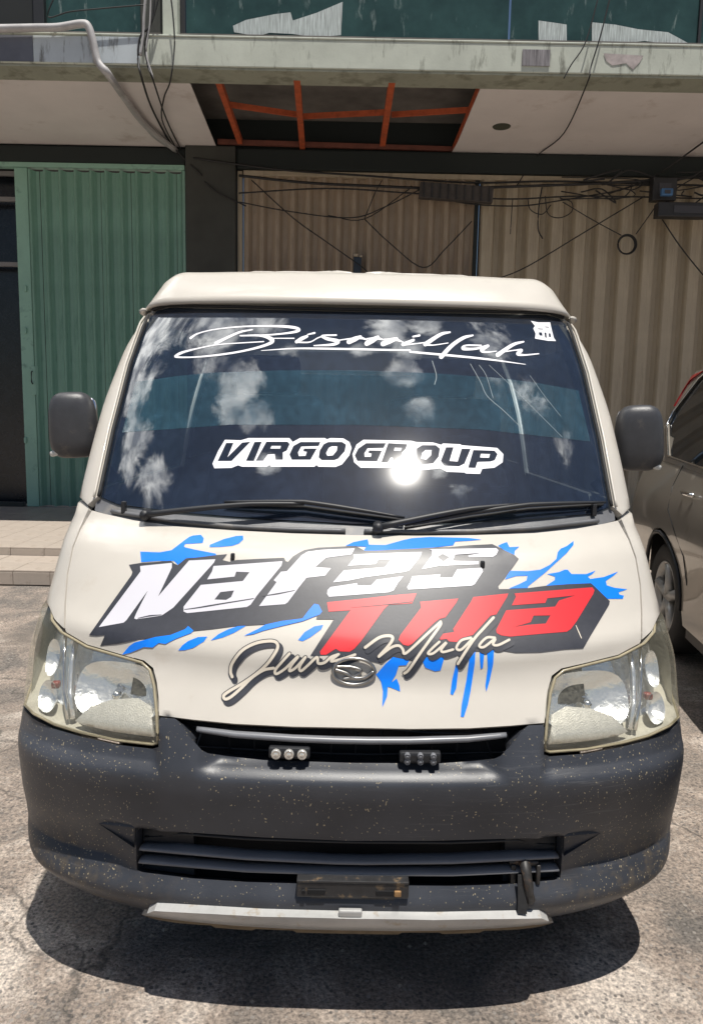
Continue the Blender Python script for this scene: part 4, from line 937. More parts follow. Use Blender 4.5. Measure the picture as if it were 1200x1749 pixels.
# ------------------------------------------------------------------ PORCH
M_tile = mat('porch_tile', (.43, .37, .315), .45, var=.1, vscale=4, dirt=((.22, .17, .13), 6, .55, (1, 1, 1), .5), bump=.05)
M_grout = mat('porch_concrete', (.20, .17, .14), .9, var=.2)
YF = 7.05; zf1 = at_y(600, 69, YF).z; zf0 = at_y(600, 118, YF).z; ZC = zf0 - .024; YB = at_z(600, 257, ZC).y; YW = YB + .06
Y1, Y2, HS = 5.76, 6.37, .16; HF = at_y(60, 866, YW - .06).z; zt_ = at_y(180, 290, YW - .06).z
print('BUILD', YW, HF, ZC, zt_)
pf = MB().span((-9, Y2 + .012, -.3), (9, YW + 4, HF - .012)).build('porch_floor', M_grout); tag(pf, kind='structure')
st_ = MB().span((-9, Y1 + .012, -.3), (9, Y2 + .006, HS - .012)).build('porch_step', M_grout); tag(st_, kind='structure')
def tilemesh(w_, d_, h_):
    q = MB().box((0, 0, 0), (w_ - .004, d_ - .004, h_), None, .002); me = bpy.data.meshes.new('tile'); me.from_pydata([tuple(v) for v in q.v], [], q.f); me.materials.append(M_tile); return me
TW = .295
tf = tilemesh(TW, .295, .012); tr = tilemesh(TW, .012, .10); ts = tilemesh(TW, .298, .012)
for i in range(-17, 13):
    x = i * TW + .12
    if x > -1.2: 
        if x < 1.2: continue
    for j in range(9 if x < 0 else 5):
        o = bpy.data.objects.new('tile', tf); col.objects.link(o); o.parent = pf; o.location = (x, Y2 + .15 + j * .295, HF - .0055 + random.uniform(-.0006, .0006))
    o = bpy.data.objects.new('tile', tr); col.objects.link(o); o.parent = pf; o.location = (x, Y2 + .004, HF - .064)
    for j in range(2):
        o = bpy.data.objects.new('tile', ts); col.objects.link(o); o.parent = st_; o.location = (x, Y1 + .157 + j * .30, HS - .0055 + random.uniform(-.0006, .0006))
    o = bpy.data.objects.new('tile', tr); col.objects.link(o); o.parent = st_; o.location = (x, Y1 + .005, HS - .064)

# ------------------------------------------------------------------ SHOPHOUSE
house = thing('shophouse', (0, YW, HF), 'shophouse front with sunken arcade, corrugated folding shutters and green tinted upper windows', 'building')
M_fascia = mat('fascia_paint', (.50, .53, .46), .8, var=.12, vscale=3, dirt=((.11, .11, .085), 4.5, .55, (2.2, 1, .5), .75), bump=.1)
M_fgrey = mat('fascia_grey_paint', (.12, .13, .16), .8, var=.2, vscale=3)
M_fpale = mat('fascia_pale_paint', (.48, .53, .56), .8, var=.1, vscale=3, dirt=((.12, .12, .11), 8, .56, (2.2, 1, .4), .8))
M_soff = mat('soffit_board', (.68, .635, .62), .8, var=.07, vscale=1.5, dirt=((.40, .32, .28), 2.2, .58, (1, 1, 1), .5))
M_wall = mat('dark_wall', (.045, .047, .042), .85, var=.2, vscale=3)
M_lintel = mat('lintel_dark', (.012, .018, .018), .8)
xa = at_y(58, 90, YF).x; xb = at_y(240, 90, YF).x
fb = MB().span((-9, YF, zf0), (9, YF + .22, zf1), .008).build('fascia_beam', M_fascia, house)
MB().span((xa, YF - .006, zf0 + .01), (xb, YF - .001, zf1 - .01), .001).build('painted_band', M_fpale, fb)
MB().span((-9, YF - .007, zf0 + .01), (xa - .003, YF - .001, zf1 - .012), .001).build('painted_band', M_fgrey, fb)
MB().span((-9, YF - .006, zf1 + .001), (9, YF + .1, zf1 + .02), .008).build('fascia_coping', M_fascia, fb)
M_under = mat('beam_underside', (.30, .31, .25), .85, var=.2, vscale=2, dirt=((.1, .1, .07), 4, .5, (1, 1, 1), .6))
MB().span((-9, YF + .012, zf0 - .022), (9, YF + .30, zf0 - .002), .004).build('beam_underside', M_under, house)
# stained patches on fascia
p0 = at_y(892, 84, YF - .01); p1 = at_y(938, 113, YF - .01)
M_patch = mat('streaked_patch', (.20, .19, .20), .8, var=.55, vscale=12, stretch=(6, 1, .4))
MB().span((p0.x, YF - .010, p1.z), (p1.x, YF - .003, p0.z), .001).build('streaked_patch', M_patch, fb)
M_peel = mat('peeled_paint', (.43, .38, .37), .9, var=.35, vscale=9)
q = [at_y(1030, 91, YF - .004), at_y(1098, 95, YF - .004), at_y(1092, 106, YF - .004), at_y(1080, 119, YF - .004), at_y(1068, 108, YF - .004), at_y(1045, 112, YF - .004), at_y(1034, 104, YF - .004)]
mk('peeled_patch', q, [list(range(7))[::-1]], M_peel, fb)
# soffit: left and right sheets with the opening between
hl0, hl1 = at_z(320, 133, ZC), at_z(368, 249, ZC); hr0, hr1 = at_z(822, 146, ZC), at_z(771, 262, ZC)
XL = (hl0.x + hl1.x) / 2; XR = (hr0.x + hr1.x) / 2
def sheet(name, pts, z, t, m, parent, label=None):
    k = len(pts); v = [(x, y, z) for x, y in pts] + [(x, y, z + t) for x, y in pts]
    return mk(name, v, [list(range(k)), list(range(k, 2 * k))[::-1]] + [[i, k + i, k + (i + 1) % k, (i + 1) % k] for i in range(k)], m, parent, False, label)
YS = YF + .302
sL = sheet('soffit_panel', [(-9, YS), (hl0.x, YS), (hl1.x, YB), (-9, YB)], ZC, .012, M_soff, house)
sR = sheet('soffit_panel', [(hr0.x, YS), (9, YS), (9, YB), (hr1.x, YB), (hr1.x - .0 + .02, YB - .3)], ZC, .012, M_soff, house)
# slab over the opening and its dark sides
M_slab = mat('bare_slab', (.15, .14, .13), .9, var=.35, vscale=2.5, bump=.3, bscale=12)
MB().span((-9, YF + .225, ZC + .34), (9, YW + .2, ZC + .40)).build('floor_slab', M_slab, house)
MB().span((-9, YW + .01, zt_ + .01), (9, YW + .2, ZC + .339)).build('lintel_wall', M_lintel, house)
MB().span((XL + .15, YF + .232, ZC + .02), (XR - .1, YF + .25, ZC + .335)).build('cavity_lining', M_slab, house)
M_or = mat('orange_primer_steel', (.46, .095, .035), .6, var=.25, vscale=12, dirt=((.2, .06, .03), 10, .55, (1, 1, 1), .6))
def beam(name, a, b, w_, h_, m=M_or):
    a = Vector(a); b = Vector(b); d = b - a; rot = d.to_track_quat('Y', 'Z').to_matrix()
    mbb = MB().box((a + b) / 2, (w_, d.length, .003), rot).box((a + b) / 2 + rot @ Vector((-w_ / 2 + .0015, 0, h_ / 2)), (.003, d.length, h_), rot).box((a + b) / 2 + rot @ Vector((w_ / 2 - .0015, 0, h_ / 2)), (.003, d.length, h_), rot)
    return mbb.build(name, m, house)
def cz(u, v, z): return at_z(u, v, z)
beam('ceiling_batten', cz(370, 134, ZC + .01), cz(410, 246, ZC + .01), .055, .06)
beam('ceiling_batten', cz(507, 138, ZC - .0), cz(517, 262, ZC - .0), .06, .06)
beam('ceiling_batten', cz(669, 142, ZC + .0), cz(653, 250, ZC + .0), .06, .06)
beam('ceiling_batten', cz(823, 147, ZC + .02), cz(774, 262, ZC + .02), .05, .06)
beam('ceiling_batten', cz(392, 183, ZC + .07), cz(508, 200, ZC + .07), .028, .05)
beam('ceiling_batten', cz(518, 203, ZC + .07), cz(660, 196, ZC + .07), .028, .05)
beam('ceiling_batten', cz(668, 200, ZC + .07), cz(800, 192, ZC + .07), .028, .05)
beam('ceiling_batten', cz(372, 246, ZC + .015), cz(774, 259, ZC + .015), .04, .05, mat('dark_red_primer', (.14, .045, .03), .7, var=.3))
# recessed lamp hole
c = at_z(856, 216, ZC); MB().lathe([(.001, -.003), (.062, -.003), (.075, -.005), (.092, -.006), (.095, -.001)], c, 'z', 24).build('downlight_ring', mat('old_lamp', (.07, .075, .055), .6), house, True)
# upper storey
YU = YF + .26
M_ug = mat('green_window_glass', (.030, .066, .062), .22, var=.35, vscale=2.5, dirt=((.34, .40, .38), 5, .60, (2.2, 1, .55), .55), ior=1.5)
M_ugd = mat('upper_dark_opening', (.01, .012, .012), .6)
M_fr = mat('window_frame_green', (.13, .19, .17), .6, var=.2)
xf = lambda u: at_y(u, 30, YU).x
MB().span((xf(318), YU, zf1), (xf(870) - .01, YU + .01, 7.2)).build('window_pane', M_ug, house)
MB().span((xf(870) + .01, YU, zf1), (xf(1192), YU + .01, 7.2)).build('window_pane', M_ug, house)
MB().span((xf(80), YU, zf1), (xf(240), YU + .01, 7.2)).build('window_pane', M_ug, house)
MB().span((-9, YU + .1, zf1), (xf(62), YU + .12, 7.2)).build('window_pane', M_ugd, house)
MB().span((xf(1197), YU, zf1), (9, YU + .01, 7.2)).build('window_pane', M_ug, house)
MB().span((xf(62), YU - .06, zf1), (xf(80), YU + .1, 7.2), .004).build('window_frame', M_trim, house)
MB().span((xf(283), YU - .12, zf1), (xf(308), YU + .15, 7.2), .01).build('column', M_fascia, house)
MB().span((xf(241), YU - .02, zf1), (xf(282), YU + .15, 7.2), .01).build('column', M_wall, house)
MB().span((xf(309), YU - .02, zf1), (xf(317), YU + .1, 7.2), .003).build('window_frame', M_trim, house)
MB().span((xf(1192), YU - .02, zf1), (xf(1197), YU + .1, 7.2), .002).build('window_frame', M_trim, house)
MB().span((-9, YU - .05, 7.2), (9, YU + .3, 9.5)).build('upper_wall', M_fascia, house)
# peeling white film on the upper panes
M_pf = mat('peeling_film', (.42, .46, .46), .8, var=.55, vscale=14, stretch=(7, 1, .35))
def film(pts):
    v = [at_y(a, b, YU - .006) for a, b in pts]; mk('peeling_film', v, [list(range(len(v)))[::-1]], M_pf, house)
film([(398, 44), (420, 34), (470, 24), (496, 21), (500, 35), (540, 22), (585, 3), (582, 60), (560, 62), (520, 61), (500, 58), (460, 56), (440, 62), (400, 55)])
film([(919, 35), (955, 40), (967, 42), (967, 73), (930, 71), (919, 70)]); film([(1010, 38), (1050, 42), (1090, 50), (1140, 55), (1175, 74), (1150, 76), (1100, 70), (1060, 74), (1020, 72), (1010, 70)])
# pillar, lintel box
xw = lambda u, v=400: at_y(u, v, YW).x
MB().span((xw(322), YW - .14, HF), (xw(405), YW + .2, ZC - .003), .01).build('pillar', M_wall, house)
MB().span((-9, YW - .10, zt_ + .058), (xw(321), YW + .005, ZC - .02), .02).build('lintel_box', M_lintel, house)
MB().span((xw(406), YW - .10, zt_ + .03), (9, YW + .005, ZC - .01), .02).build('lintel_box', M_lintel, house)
# folding shutters
M_green = mat('green_shutter_paint', (.21, .375, .305), .5, var=.12, vscale=2.5, dirt=((.11, .22, .18), 3, .55, (3, 1, .4), .6))
M_greenf = mat('green_frame_paint', (.24, .42, .34), .5, var=.1, vscale=3, dirt=((.05, .10, .08), 6, .58, (1, 1, 1), .6))
M_brown = mat('brown_shutter_paint', (.38, .305, .23), .6, var=.14, vscale=2.2, dirt=((.21, .16, .12), 3, .52, (3, 1, .3), .6))
M_brown2 = mat('olive_shutter_paint', (.42, .355, .26), .6, var=.14, vscale=1.6, dirt=((.25, .205, .145), 2.5, .52, (3, 1, .3), .6))
def slatmesh(w_, z0, z1, m, prof):
    v = []; f = []
    for a, b in prof: v += [(a * w_, b, z0), (a * w_, b, z1)]
    for i in range(len(prof) - 1): f.append([2 * i, 2 * i + 2, 2 * i + 3, 2 * i + 1])
    me = bpy.data.meshes.new('slat'); me.from_pydata(v, [], f); me.materials.append(m); return me
PR = [(0, .0), (.04, -.04), (.12, -.065), (.20, -.05), (.28, .0), (.40, .035), (.62, .045), (.85, .035), (1.0, .0), (1.04, -.036)]
def shutter(x0, x1, n, z0, z1, m, name, y, parent=house, prof=PR, label=None):
    w_ = (x1 - x0) / n; root = MB().span((x0, y + .045, z0), (x1, y + .05, z1)).build(name, M_dark, parent, label=label)
    me = slatmesh(w_, z0 - HF, z1 - HF, m, prof)
    for i in range(n):
        o = bpy.data.objects.new('slat', me); col.objects.link(o); o.parent = root
        o.location = (x0 + i * w_, y - YW, 0); o.rotation_euler.z = R(random.uniform(-.5, .5))
    return root
gx0, gx1 = xw(64, 600), xw(314, 500)
GY = YW - .06
gs = shutter(gx0, gx1, 10, HF + .02, zt_ - .02, M_green, 'green_shutter', GY)
MB().span((xw(42, 600), GY - .03, HF + .01), (gx0 - .004, GY + .03, zt_ - .0), .006).build('shutter_stile', M_greenf, gs)
MB().span((gx1 + .004, GY - .02, HF + .01), (xw(321, 500) - .002, GY + .03, zt_), .006).build('shutter_stile', M_greenf, gs)
MB().span((-9, GY - .05, zt_ + .002), (xw(321, 500) - .002, GY + .05, zt_ + .055), .006).build('shutter_rail', M_greenf, gs)
for v_, k in ((493, 0), (565, 0), (752, 0)):
    p = at_y(44, v_, GY - .04); MB().box(p, (.03, .03, .07), None, .008).build('shutter_latch', M_greenf, gs)
p = at_y(60, 650, GY - .04); MB().span(p + Vector((-.04, -.005, -.17)), p + Vector((.04, .005, .17)), .004).build('lock_plate', M_greenf, gs)
MB().tube([p + Vector((-.02, -.02, .11)), p + Vector((-.02, -.045, .09)), p + Vector((-.02, -.045, -.02)), p + Vector((-.02, -.02, -.04))], .008, 6).build('lock_handle', M_trim, gs)
# left doorway: dark glazed door
M_door = mat('door_glass_dark', (.010, .013, .018), .2, var=.4)
MB().span((-9, YW + .25, HF), (xw(42, 600), YW + .27, zt_ + .05)).build('shop_interior_wall', M_door, house)
M_alu = mat('grey_aluminium', (.20, .19, .19), .45)
for v_ in (297, 341, 452):
    p = at_y(20, v_, YW + .08); MB().span((-9, YW + .05, p.z - .025), (xw(41, 600), YW + .1, p.z + .025), .004).build('door_transom', M_alu, house)
MB().span((-9, YW - .04, HF - .002), (xw(42, 860), YW + .05, HF + .05), .006).build('door_sill', M_wall, house)
# brown shutters
PR2 = [(0, .0), (.08, -.045), (.18, -.06), (.34, -.045), (.45, .0), (.55, .035), (.85, .030), (1.0, .0), (1.05, -.03)]
b1 = shutter(xw(416), xw(806), 15, HF + .02, zt_ + .02, M_brown, 'brown_shutter', YW, prof=PR2)
MB().span((xw(407), YW - .05, HF), (xw(415) - .003, YW + .04, zt_ + .02), .004).build('shutter_stile', M_brown2, b1)
PR3 = [(0, .0), (.04, -.045), (.10, -.07), (.35, -.075), (.55, -.06), (.62, -.02), (.68, .03), (.88, .035), (1.0, .0), (1.04, -.036)]
b2 = shutter(xw(817), xw(1330), 13, HF + .02, zt_ - .02, M_brown2, 'brown_shutter', YW, prof=PR3)
MB().span((xw(807), YW - .055, HF), (xw(814), YW + .04, zt_ - .04), .003).build('shutter_post', M_lintel, b1)
MB().span((xw(417), YW - .06, zt_ - .03), (xw(1330), YW + .03, zt_ + .026), .006).build('shutter_rail', M_brown2, b2)
MB().span((xw(1335), YW - .1, HF), (9, YW + .1, zt_)).build('side_wall', M_wall, house)
p = at_y(610, 452, YW - .10); MB().span(p + Vector((-.045, -.02, -.2)), p + Vector((.045, .02, .09)), .01).build('shutter_lock', mat('lock_blue', (.02, .03, .045), .4), b1)
MB().box(p + Vector((-.02, -.03, .10)), (.05, .03, .03), None, .006).box(p + Vector((.04, -.03, .09)), (.03, .02, .02), None, .004).build('lock_knob', M_brown2, b1)

# ------------------------------------------------------------------ CABLES (things)
M_cab = mat('cable_black', (.016, .016, .017), .6); M_cabg = mat('conduit_grey', (.38, .37, .37), .55, var=.2, vscale=6)
def cable(pts, r, label, m=M_cab, group='cables strung over the shop front', name='cable', cat='cable', n=6):
    P3 = [Vector(p) for p in catmull([tuple(p) for p in pts], n)]
    o = MB().tube(P3, r, 5).build(name, m, None, True); tag(o, label, cat, group); return o
def atz(l, Z): return [at_z(a, b, Z) for a, b in l]
def aty(l, Y): return [at_y(a, b, Y) for a, b in l]
Yc = YW - .16
cable(aty([(-40, 50), (60, 48), (100, 47), (140, 41), (152, 47), (160, 72), (168, 105), (188, 130)], YF - .05) + atz([(212, 165), (250, 215), (300, 256)], ZC - .05), .035, 'fat pale conduit bending over the fascia at far left towards the pillar', M_cabg, None, 'conduit', 'conduit')
cable(aty([(175, 120), (192, 138)], YF - .02) + atz([(222, 178), (262, 232), (305, 260)], ZC - .03), .018, 'thin grey pipe that hugs the underside of the fat bent conduit', M_cabg, None, 'conduit', 'conduit')
FY = YF - .06
for l, r_, lab in [
    (aty([(265,-20),(258,40),(240,62),(236,100),(243,136)], FY) + atz([(262,190),(296,250)], ZC - .04) + aty([(345,300)], Yc), .010, 'thick black cable draped over the cream column and fascia, leftmost of the bundle'),
    (aty([(290,-20),(296,30),(298,80),(291,138)], FY) + atz([(280,168),(277,205),(300,252)], ZC - .03), .007, 'thin black cable looping right of the cream column, then under the soffit'),
    (aty([(275,-20),(262,30),(248,70),(252,110),(262,138)], FY) + atz([(285,205),(312,258)], ZC - .05) + aty([(360,320),(420,352)], Yc), .008, 'black cable running from the cream column across the dark pillar'),
    (aty([(250,-20),(246,30),(245,60),(240,95)], FY), .014, 'pale frayed cable in front of the cream column'),
    (aty([(258,-20),(256,40),(250,90),(262,134)], FY - .03), .008, 'pale thin cable beside the frayed one at the cream column'),
    (aty([(100,-20),(82,28),(120,20),(180,14),(250,8)], FY), .006, 'thin cable crossing the left green window pane'),
    (aty([(1025,-20),(1000,70),(975,110),(962,134)], FY), .006, 'slack thin cable down the right end of the fascia beside the streaked patch'),
    (aty([(1045,-20),(1025,60),(1008,115),(1002,142)], FY) + atz([(962,228),(915,268)], ZC - .04) + aty([(880,320)], Yc), .007, 'long straight cable crossing the right fascia end and right soffit panel'),
    (atz([(1250,205),(1190,250)], ZC - .04) + aty([(1110,305),(1040,330)], Yc), .010, 'black cable slanting in from the right edge under the soffit')]:
    cable(l, r_, lab, M_cabg if 'pale' in lab else M_cab)
for l, r_, lab in [
    ([(408, 300), (520, 312), (640, 318), (760, 322), (900, 318), (1050, 312), (1230, 300)], .016, 'thick black trunk cable strung level along the top of both brown shutters'),
    ([(330, 270), (480, 290), (620, 300), (800, 312), (960, 310), (1230, 318)], .012, 'black cable just above the trunk cable, sagging over the brown shutters'),
    ([(408, 330), (560, 322), (700, 330), (860, 340), (1000, 335), (1230, 340)], .009, 'thin sagging cable just below the trunk cable over the brown shutters'),
    ([(408, 345), (500, 362), (600, 372), (660, 352), (720, 322)], .007, 'thin wire sagging across the left brown shutter up to the mesh tray'),
    ([(430, 308), (500, 372), (560, 415), (620, 458), (640, 480)], .007, 'thin wire falling steeply right over the left brown shutter'),
    ([(622, 374), (640, 330), (652, 308)], .006, 'short wire rising from the wire knot on the left brown shutter'),
    ([(622, 374), (665, 415), (722, 457), (760, 425), (805, 378)], .007, 'V shaped wire drooping in the middle of the left brown shutter'),
    ([(560, 368), (622, 374), (700, 322)], .006, 'wire through the knot, crossing the left brown shutter almost level'),
    ([(845, 478), (900, 455), (1000, 395), (1100, 335)], .007, 'long thin wire rising rightwards across the right brown shutter'),
    ([(960, 345), (1010, 375), (1060, 402)], .006, 'thin wire from the trunk cable down to the coiled loop'),
    ([(1085, 400), (1110, 365), (1130, 335)], .006, 'thin wire from the coiled loop up to the black junction box'),
    ([(925, 320), (920, 350), (918, 390), (926, 408)], .008, 'short black cable dangling free below the trunk cable'),
    ([(875, 340), (872, 380), (871, 400)], .005, 'very short wire with a plug end dangling near the shutter post'),
    ([(1130, 375), (1160, 420), (1200, 470), (1230, 500)], .008, 'cable leaving the black junction box towards the right edge'),
    ([(700, 318), (780, 345), (880, 352), (960, 342), (1060, 325)], .008, 'sagging black cable passing under the mesh tray'),
    ([(930, 335), (935, 365), (955, 372), (975, 362), (975, 345), (955, 338)], .006, 'open loop of slack cable under the trunk cable, right of centre'),
    ([(900, 338), (905, 358), (925, 366), (940, 350)], .006, 'small open loop of slack cable beside the dangling cable')]:
    cable(aty(l, Yc - random.uniform(0, .06)), r_, lab)
c = at_y(1069, 418, Yc); o = MB()
for k in range(3): o.tube([c + Vector(((.095 + .008 * k) * math.cos(t), -.01 * k, (.10 + .006 * k) * math.sin(t))) for t in np.linspace(0, 2 * math.pi, 25)], .007, 5, False)
tag(o.build('cable_coil', M_cab, None, True), 'round coil of black cable hanging on the right brown shutter', 'cable coil')
for t_ in range(14):   # tangles over the right hand boxes
    x_ = random.uniform(1010, 1215); y_ = random.uniform(300, 335)
    cable(aty([(x_, y_), (x_ + random.uniform(-60, 60), y_ + random.uniform(-15, 22)), (x_ + random.uniform(-40, 70), y_ + random.uniform(-20, 25)), (x_ + random.uniform(-90, 90), y_ + random.uniform(-12, 12))], Yc - .03 - .01 * t_), random.uniform(.006, .011), 'one strand in the tangle of black cables around the junction box at upper right', group='tangled strands around the junction box')
M_boxp = mat('junction_box_plastic', (.022, .022, .025), .5, var=.3)
def jbox(u0, v0, u1, v1, Y, d, label, name='junction_box', m=M_boxp, cat='junction box'):
    a = at_y(u0, v0, Y); b = at_y(u1, v1, Y); ang = -R(ROLL)
    c_ = (a + b) / 2; t = thing(name, c_, label, cat)
    MB().box(c_, (abs(b.x - a.x), d, abs(a.z - b.z)), None, .012).build('case', m, t)
    MB().box(c_ + Vector((.0, -d / 2 - .004, 0)), (abs(b.x - a.x) * .5, .006, abs(a.z - b.z) * .5), None, .002).build('cover', mat('box_label', (.05, .05, .06), .5), t)
    return t
jbox(1120, 347, 1222, 374, Yc - .22, .14, 'long black junction box hanging from the cables at the right edge')
jbox(1112, 305, 1150, 345, Yc - .12, .12, 'small dark splice box buried in cables above the long junction box')
jbox(1128, 322, 1147, 335, Yc - .30, .05, 'small blue and white splice tray between the two dark boxes', 'splice_tray', mat('splice_blue', (.05, .14, .30), .5), 'splice tray')
a = at_y(716, 312, Yc - .1); b = at_y(840, 348, Yc - .1); t = thing('cable_tray', (a + b) / 2, 'grey brown mesh cable tray hanging over the joint of the brown shutters', 'cable tray')
M_mesh = mat('tray_mesh', (.055, .048, .045), .8, var=.3, vscale=30)
MB().box((a + b) / 2, (abs(b.x - a.x), .10, abs(a.z - b.z) * .8), Matrix.Rotation(R(3), 3, 'Y'), .01).build('tray_body', M_mesh, t)
for k in range(9):
    x_ = a.x + (b.x - a.x) * (k + .5) / 9; MB().box((x_, Yc - .158, (a.z + b.z) / 2 - (k - 4) * .0045), (.012, .012, abs(a.z - b.z) * .78), None, .003).build('tray_rib', M_boxp, t)

# ------------------------------------------------------------------ SUV on the right
SY, SX = 4.54, 1.95; YAW = R(-7.5)
suv = thing('suv', (SX, SY, 0), 'brown grey suv parked right of the van, only its rear side in view', 'car')
ca_, sa_ = math.cos(YAW), math.sin(YAW)
def sv(yl, z, off=0., inn=0.):      # yl: metres forward(-y) positive = towards viewer ; side surface
    tum = 0.0 if z < .95 else .42 * (z - .95) ** 1.25
    rear = .30 * max(0, (-yl - .72) / .45) ** 2.2
    bl = -.03 * math.exp(-((z - .78) / .16) ** 2)
    x = tum + rear + bl + inn - off; y = -yl
    return Vector((SX + x * ca_ - y * sa_ * 1, SY + x * sa_ * 1 + y * ca_, z))
def sv_rot(x, yl, z): y = -yl; return Vector((SX + x * ca_ - y * sa_, SY + x * sa_ + y * ca_, z))
M_suv = mat('brown_grey_metallic', (.25, .225, .19), .32, metal=.25, var=.04, vscale=3, coat=.8, dirt=((.10, .085, .065), 5, .6, (1, 1, 1), .4))
def svp(name, loops, m, off=0., thick=.02, parent=suv, step=.06, label=None):
    f = lambda a, z, o: sv(a, z, o)
    return panel(name, [dens(l, .05) for l in loops], m, parent, off, thick, step, label, surf=f)
def arch(yc, r, z0=.30, n=14): return [(yc - r * math.cos(math.pi * k / n), .36 + r * math.sin(math.pi * k / n) * 1.0) for k in range(n + 1)]
L1 = 3.35
_ya = np.linspace(-1.3, 1.6, 120); _za = np.linspace(.2, 1.8, 80)
_sb = BVHTree.FromPolygons([sv(a, z) for z in _za for a in _ya], [(j * 120 + i, j * 120 + i + 1, (j + 1) * 120 + i + 1, (j + 1) * 120 + i) for j in range(79) for i in range(119)])
def sx(u, v):
    h = None
    while h is None and u < 1400: h = _sb.ray_cast(CAM, ray(u, v))[0]; u += 2
    d = h - Vector((SX, SY, 0)); yy = -d.x * sa_ + d.y * ca_
    return (-yy, h.z)
def sxl(l): return [sx(*p) for p in l]
wb = sx(1141, 779); wt = sx(1139, 724); w3 = sx(1150, 703); w4 = sx(1193, 646); rf = sx(1172, 622)
side = [(-1.10, .50), (-1.06, .40), (-.50, .34)] + arch(0, .42)[0:] + [(.46, .29), (L1 - 1.10, .29)] + arch(L1 - .68, .40) + [(L1 - .2, .36), (L1, .50), (L1 - .05, .80), (L1 - .6, 1.0), (L1 - 1.05, 1.06), (.85, wb[1] - .075), (-.2, wb[1] - .045), (-.75, wb[1] - .03), (-1.02, wb[1] - .06), (-1.10, .8)]
svp('body_side', [side], M_suv)
win = [wb, (.90, wb[1] - .05), (1.85, wb[1] - .08), (1.45, w4[1] - .02), (1.2, w4[1] + .06), (.6, w4[1] + .09), (w4[0] + .1, w4[1] + .05), w4, w3, wt]
up = [(-.92, wb[1] - .05), (-.75, wb[1] - .025), (-.2, wb[1] - .04), (.85, wb[1] - .07), (L1 - 1.0, wb[1] - .1), (1.75, 1.45), (1.45, rf[1] - .02), (.9, rf[1] + .07), (rf[0] + .35, rf[1] + .04), rf, sx(1160, 634), sx(1135, 664), sx(1112, 694), (-.85, 1.28)]
svp('upper_body', [up, win], M_suv)
svp('side_window', [win], M_sglass, -.012, 0)
MB().tube([sv(a, z, .004) for a, z in dens(win, .05) + [win[0]]], .008, 6, False).build('window_moulding', M_chrome, suv, True)
seam = sxl([(1166, 795), (1148, 830), (1140, 870), (1150, 905), (1166, 950), (1172, 1000)])
MB().tube([sv(a, z, .001) for a, z in seam], .003, 4).build('door_seam', M_trim, suv)
hx = sx(1178, 843)
pt = [sv(hx[0] - .09 + .05 * k, hx[1], .018 + .014 * math.sin(math.pi * k / 4)) for k in range(5)]
MB().tube(pt, .013, 7).build('door_handle', M_chrome, suv, True)
tl = sxl([(1108, 694), (1130, 662), (1148, 641), (1164, 625), (1173, 627), (1153, 650), (1137, 668), (1118, 694)])
M_tail = mat('tail_lamp_red', (.40, .012, .015), .2, coat=.6)
svp('tail_lamp', [tl], M_tail, .012, .02)
# roof, rear, inner
rp_ = MB(); vv = []; ff = []
prof = [(rf[0], rf[1]), (rf[0] + .3, rf[1] + .05), (.4, rf[1] + .075), (1.0, rf[1] + .075), (1.5, rf[1]), (2.3, 1.08), (L1, .86)]
for a, z in prof:
    for k in range(7):
        t = k / 6; x0_ = .42 * max(0, z - .95) ** 1.25; x1_ = 1.75 - x0_; vv.append(sv_rot(x0_ + (x1_ - x0_) * t, a, z + .03 * math.sin(math.pi * t)))
for i in range(len(prof) - 1):
    for k in range(6): ff.append([i * 7 + k, i * 7 + k + 1, (i + 1) * 7 + k + 1, (i + 1) * 7 + k])
mk('roof', vv, ff, M_suv, suv, True)
MB().tube([sv_rot(.36, a, z) for a, z in ((rf[0] + .1, rf[1] + .03), (rf[0] + .4, rf[1] + .09), (.9, rf[1] + .11), (1.3, rf[1] + .05))], .014, 6).build('roof_rail', M_trim, suv, True)
def svbox(name, x0, x1, a0, a1, z0, z1, m):
    v = [sv_rot(x, a, z) for x in (x0, x1) for a in (a0, a1) for z in (z0, z1)]
    return mk(name, v, [[0, 1, 3, 2], [4, 6, 7, 5], [0, 4, 5, 1], [2, 3, 7, 6], [0, 2, 6, 4], [1, 5, 7, 3]], m, suv)
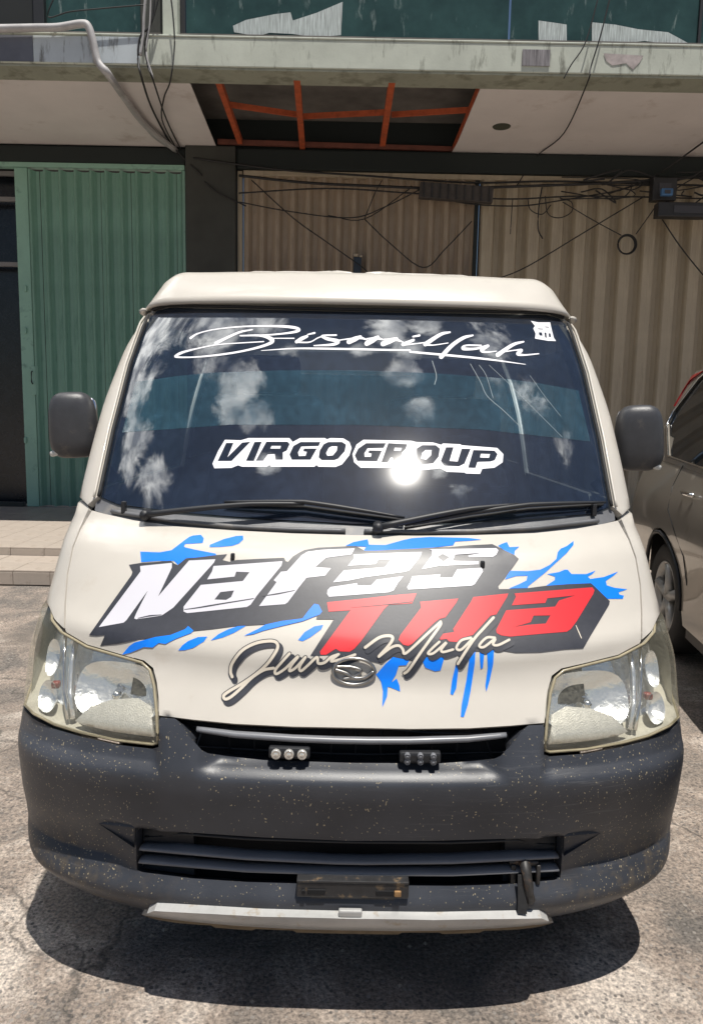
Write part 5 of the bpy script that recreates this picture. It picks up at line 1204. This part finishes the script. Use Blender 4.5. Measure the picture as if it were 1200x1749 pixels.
svbox('cabin_core', .16, 1.6, -.9, L1 - .2, .34, 1.05, M_dark); svbox('cabin_core', .34, 1.4, -.15, 1.5, 1.081, 1.55, M_dark)
svbox('far_side', 1.72, 1.75, -1.1, L1 - .1, .35, 1.1, M_suv); svbox('tailgate',   .34, 1.5, -1.12, -1.08, .4, 1.15, M_suv)
svbox('sill', .02, .30, .46, L1 - 1.12, .22, .30, M_trim)
# wheel arch lip and wheels
for yc in (0, L1 - .68):
    MB().tube([sv(a, z, .004) for a, z in arch(yc, .395)], .012, 6).build('arch_lip', M_trim, suv, True)
    P0 = sv_rot(.11, yc, .345)
    def wl_(prof, name, m, parent, seg=40):
        v = []; f = []
        for r_, h in prof:
            for k in range(seg):
                t = 2 * math.pi * k / seg; v.append(P0 + Vector((h * ca_ - r_ * math.cos(t) * -sa_ * -1, h * sa_ + r_ * math.cos(t) * ca_, r_ * math.sin(t))))
        for i in range(len(prof) - 1):
            for k in range(seg): f.append([i * seg + k, i * seg + (k + 1) % seg, (i + 1) * seg + (k + 1) % seg, (i + 1) * seg + k])
        return mk(name, v, f, m, parent, True)
    wh = wl_([(.225, -.085), (.25, -.098), (.31, -.10), (.335, -.085), (.345, -.05), (.345, .08), (.32, .11), (.22, .11)], 'wheel', M_rubber, suv)
    wl_([(.20, -.05), (.215, -.088), (.228, -.09), (.225, -.06), (.20, .09)], 'wheel_rim', M_silver, wh); wl_([(.001, .03), (.2, .04)], 'wheel_back', M_dark, wh)
    for k in range(5):
        t = 2 * math.pi * k / 5 + .3; pp = []
        for r_, h in ((.02, -.055), (.10, -.065), (.21, -.07)): pp.append(P0 + Vector((h * ca_ + r_ * math.cos(t) * sa_ * -1 * -1 * -1, h * sa_ + r_ * math.cos(t) * ca_, r_ * math.sin(t))))
        MB().tube(pp, [.04, .028, .03], 6).build('spoke', M_silver, wh, True)
    wl_([(.001, -.08), (.03, -.08), (.045, -.05)], 'hub_cap', M_silver, wh)

import sys
if '--debug' in sys.argv: pass
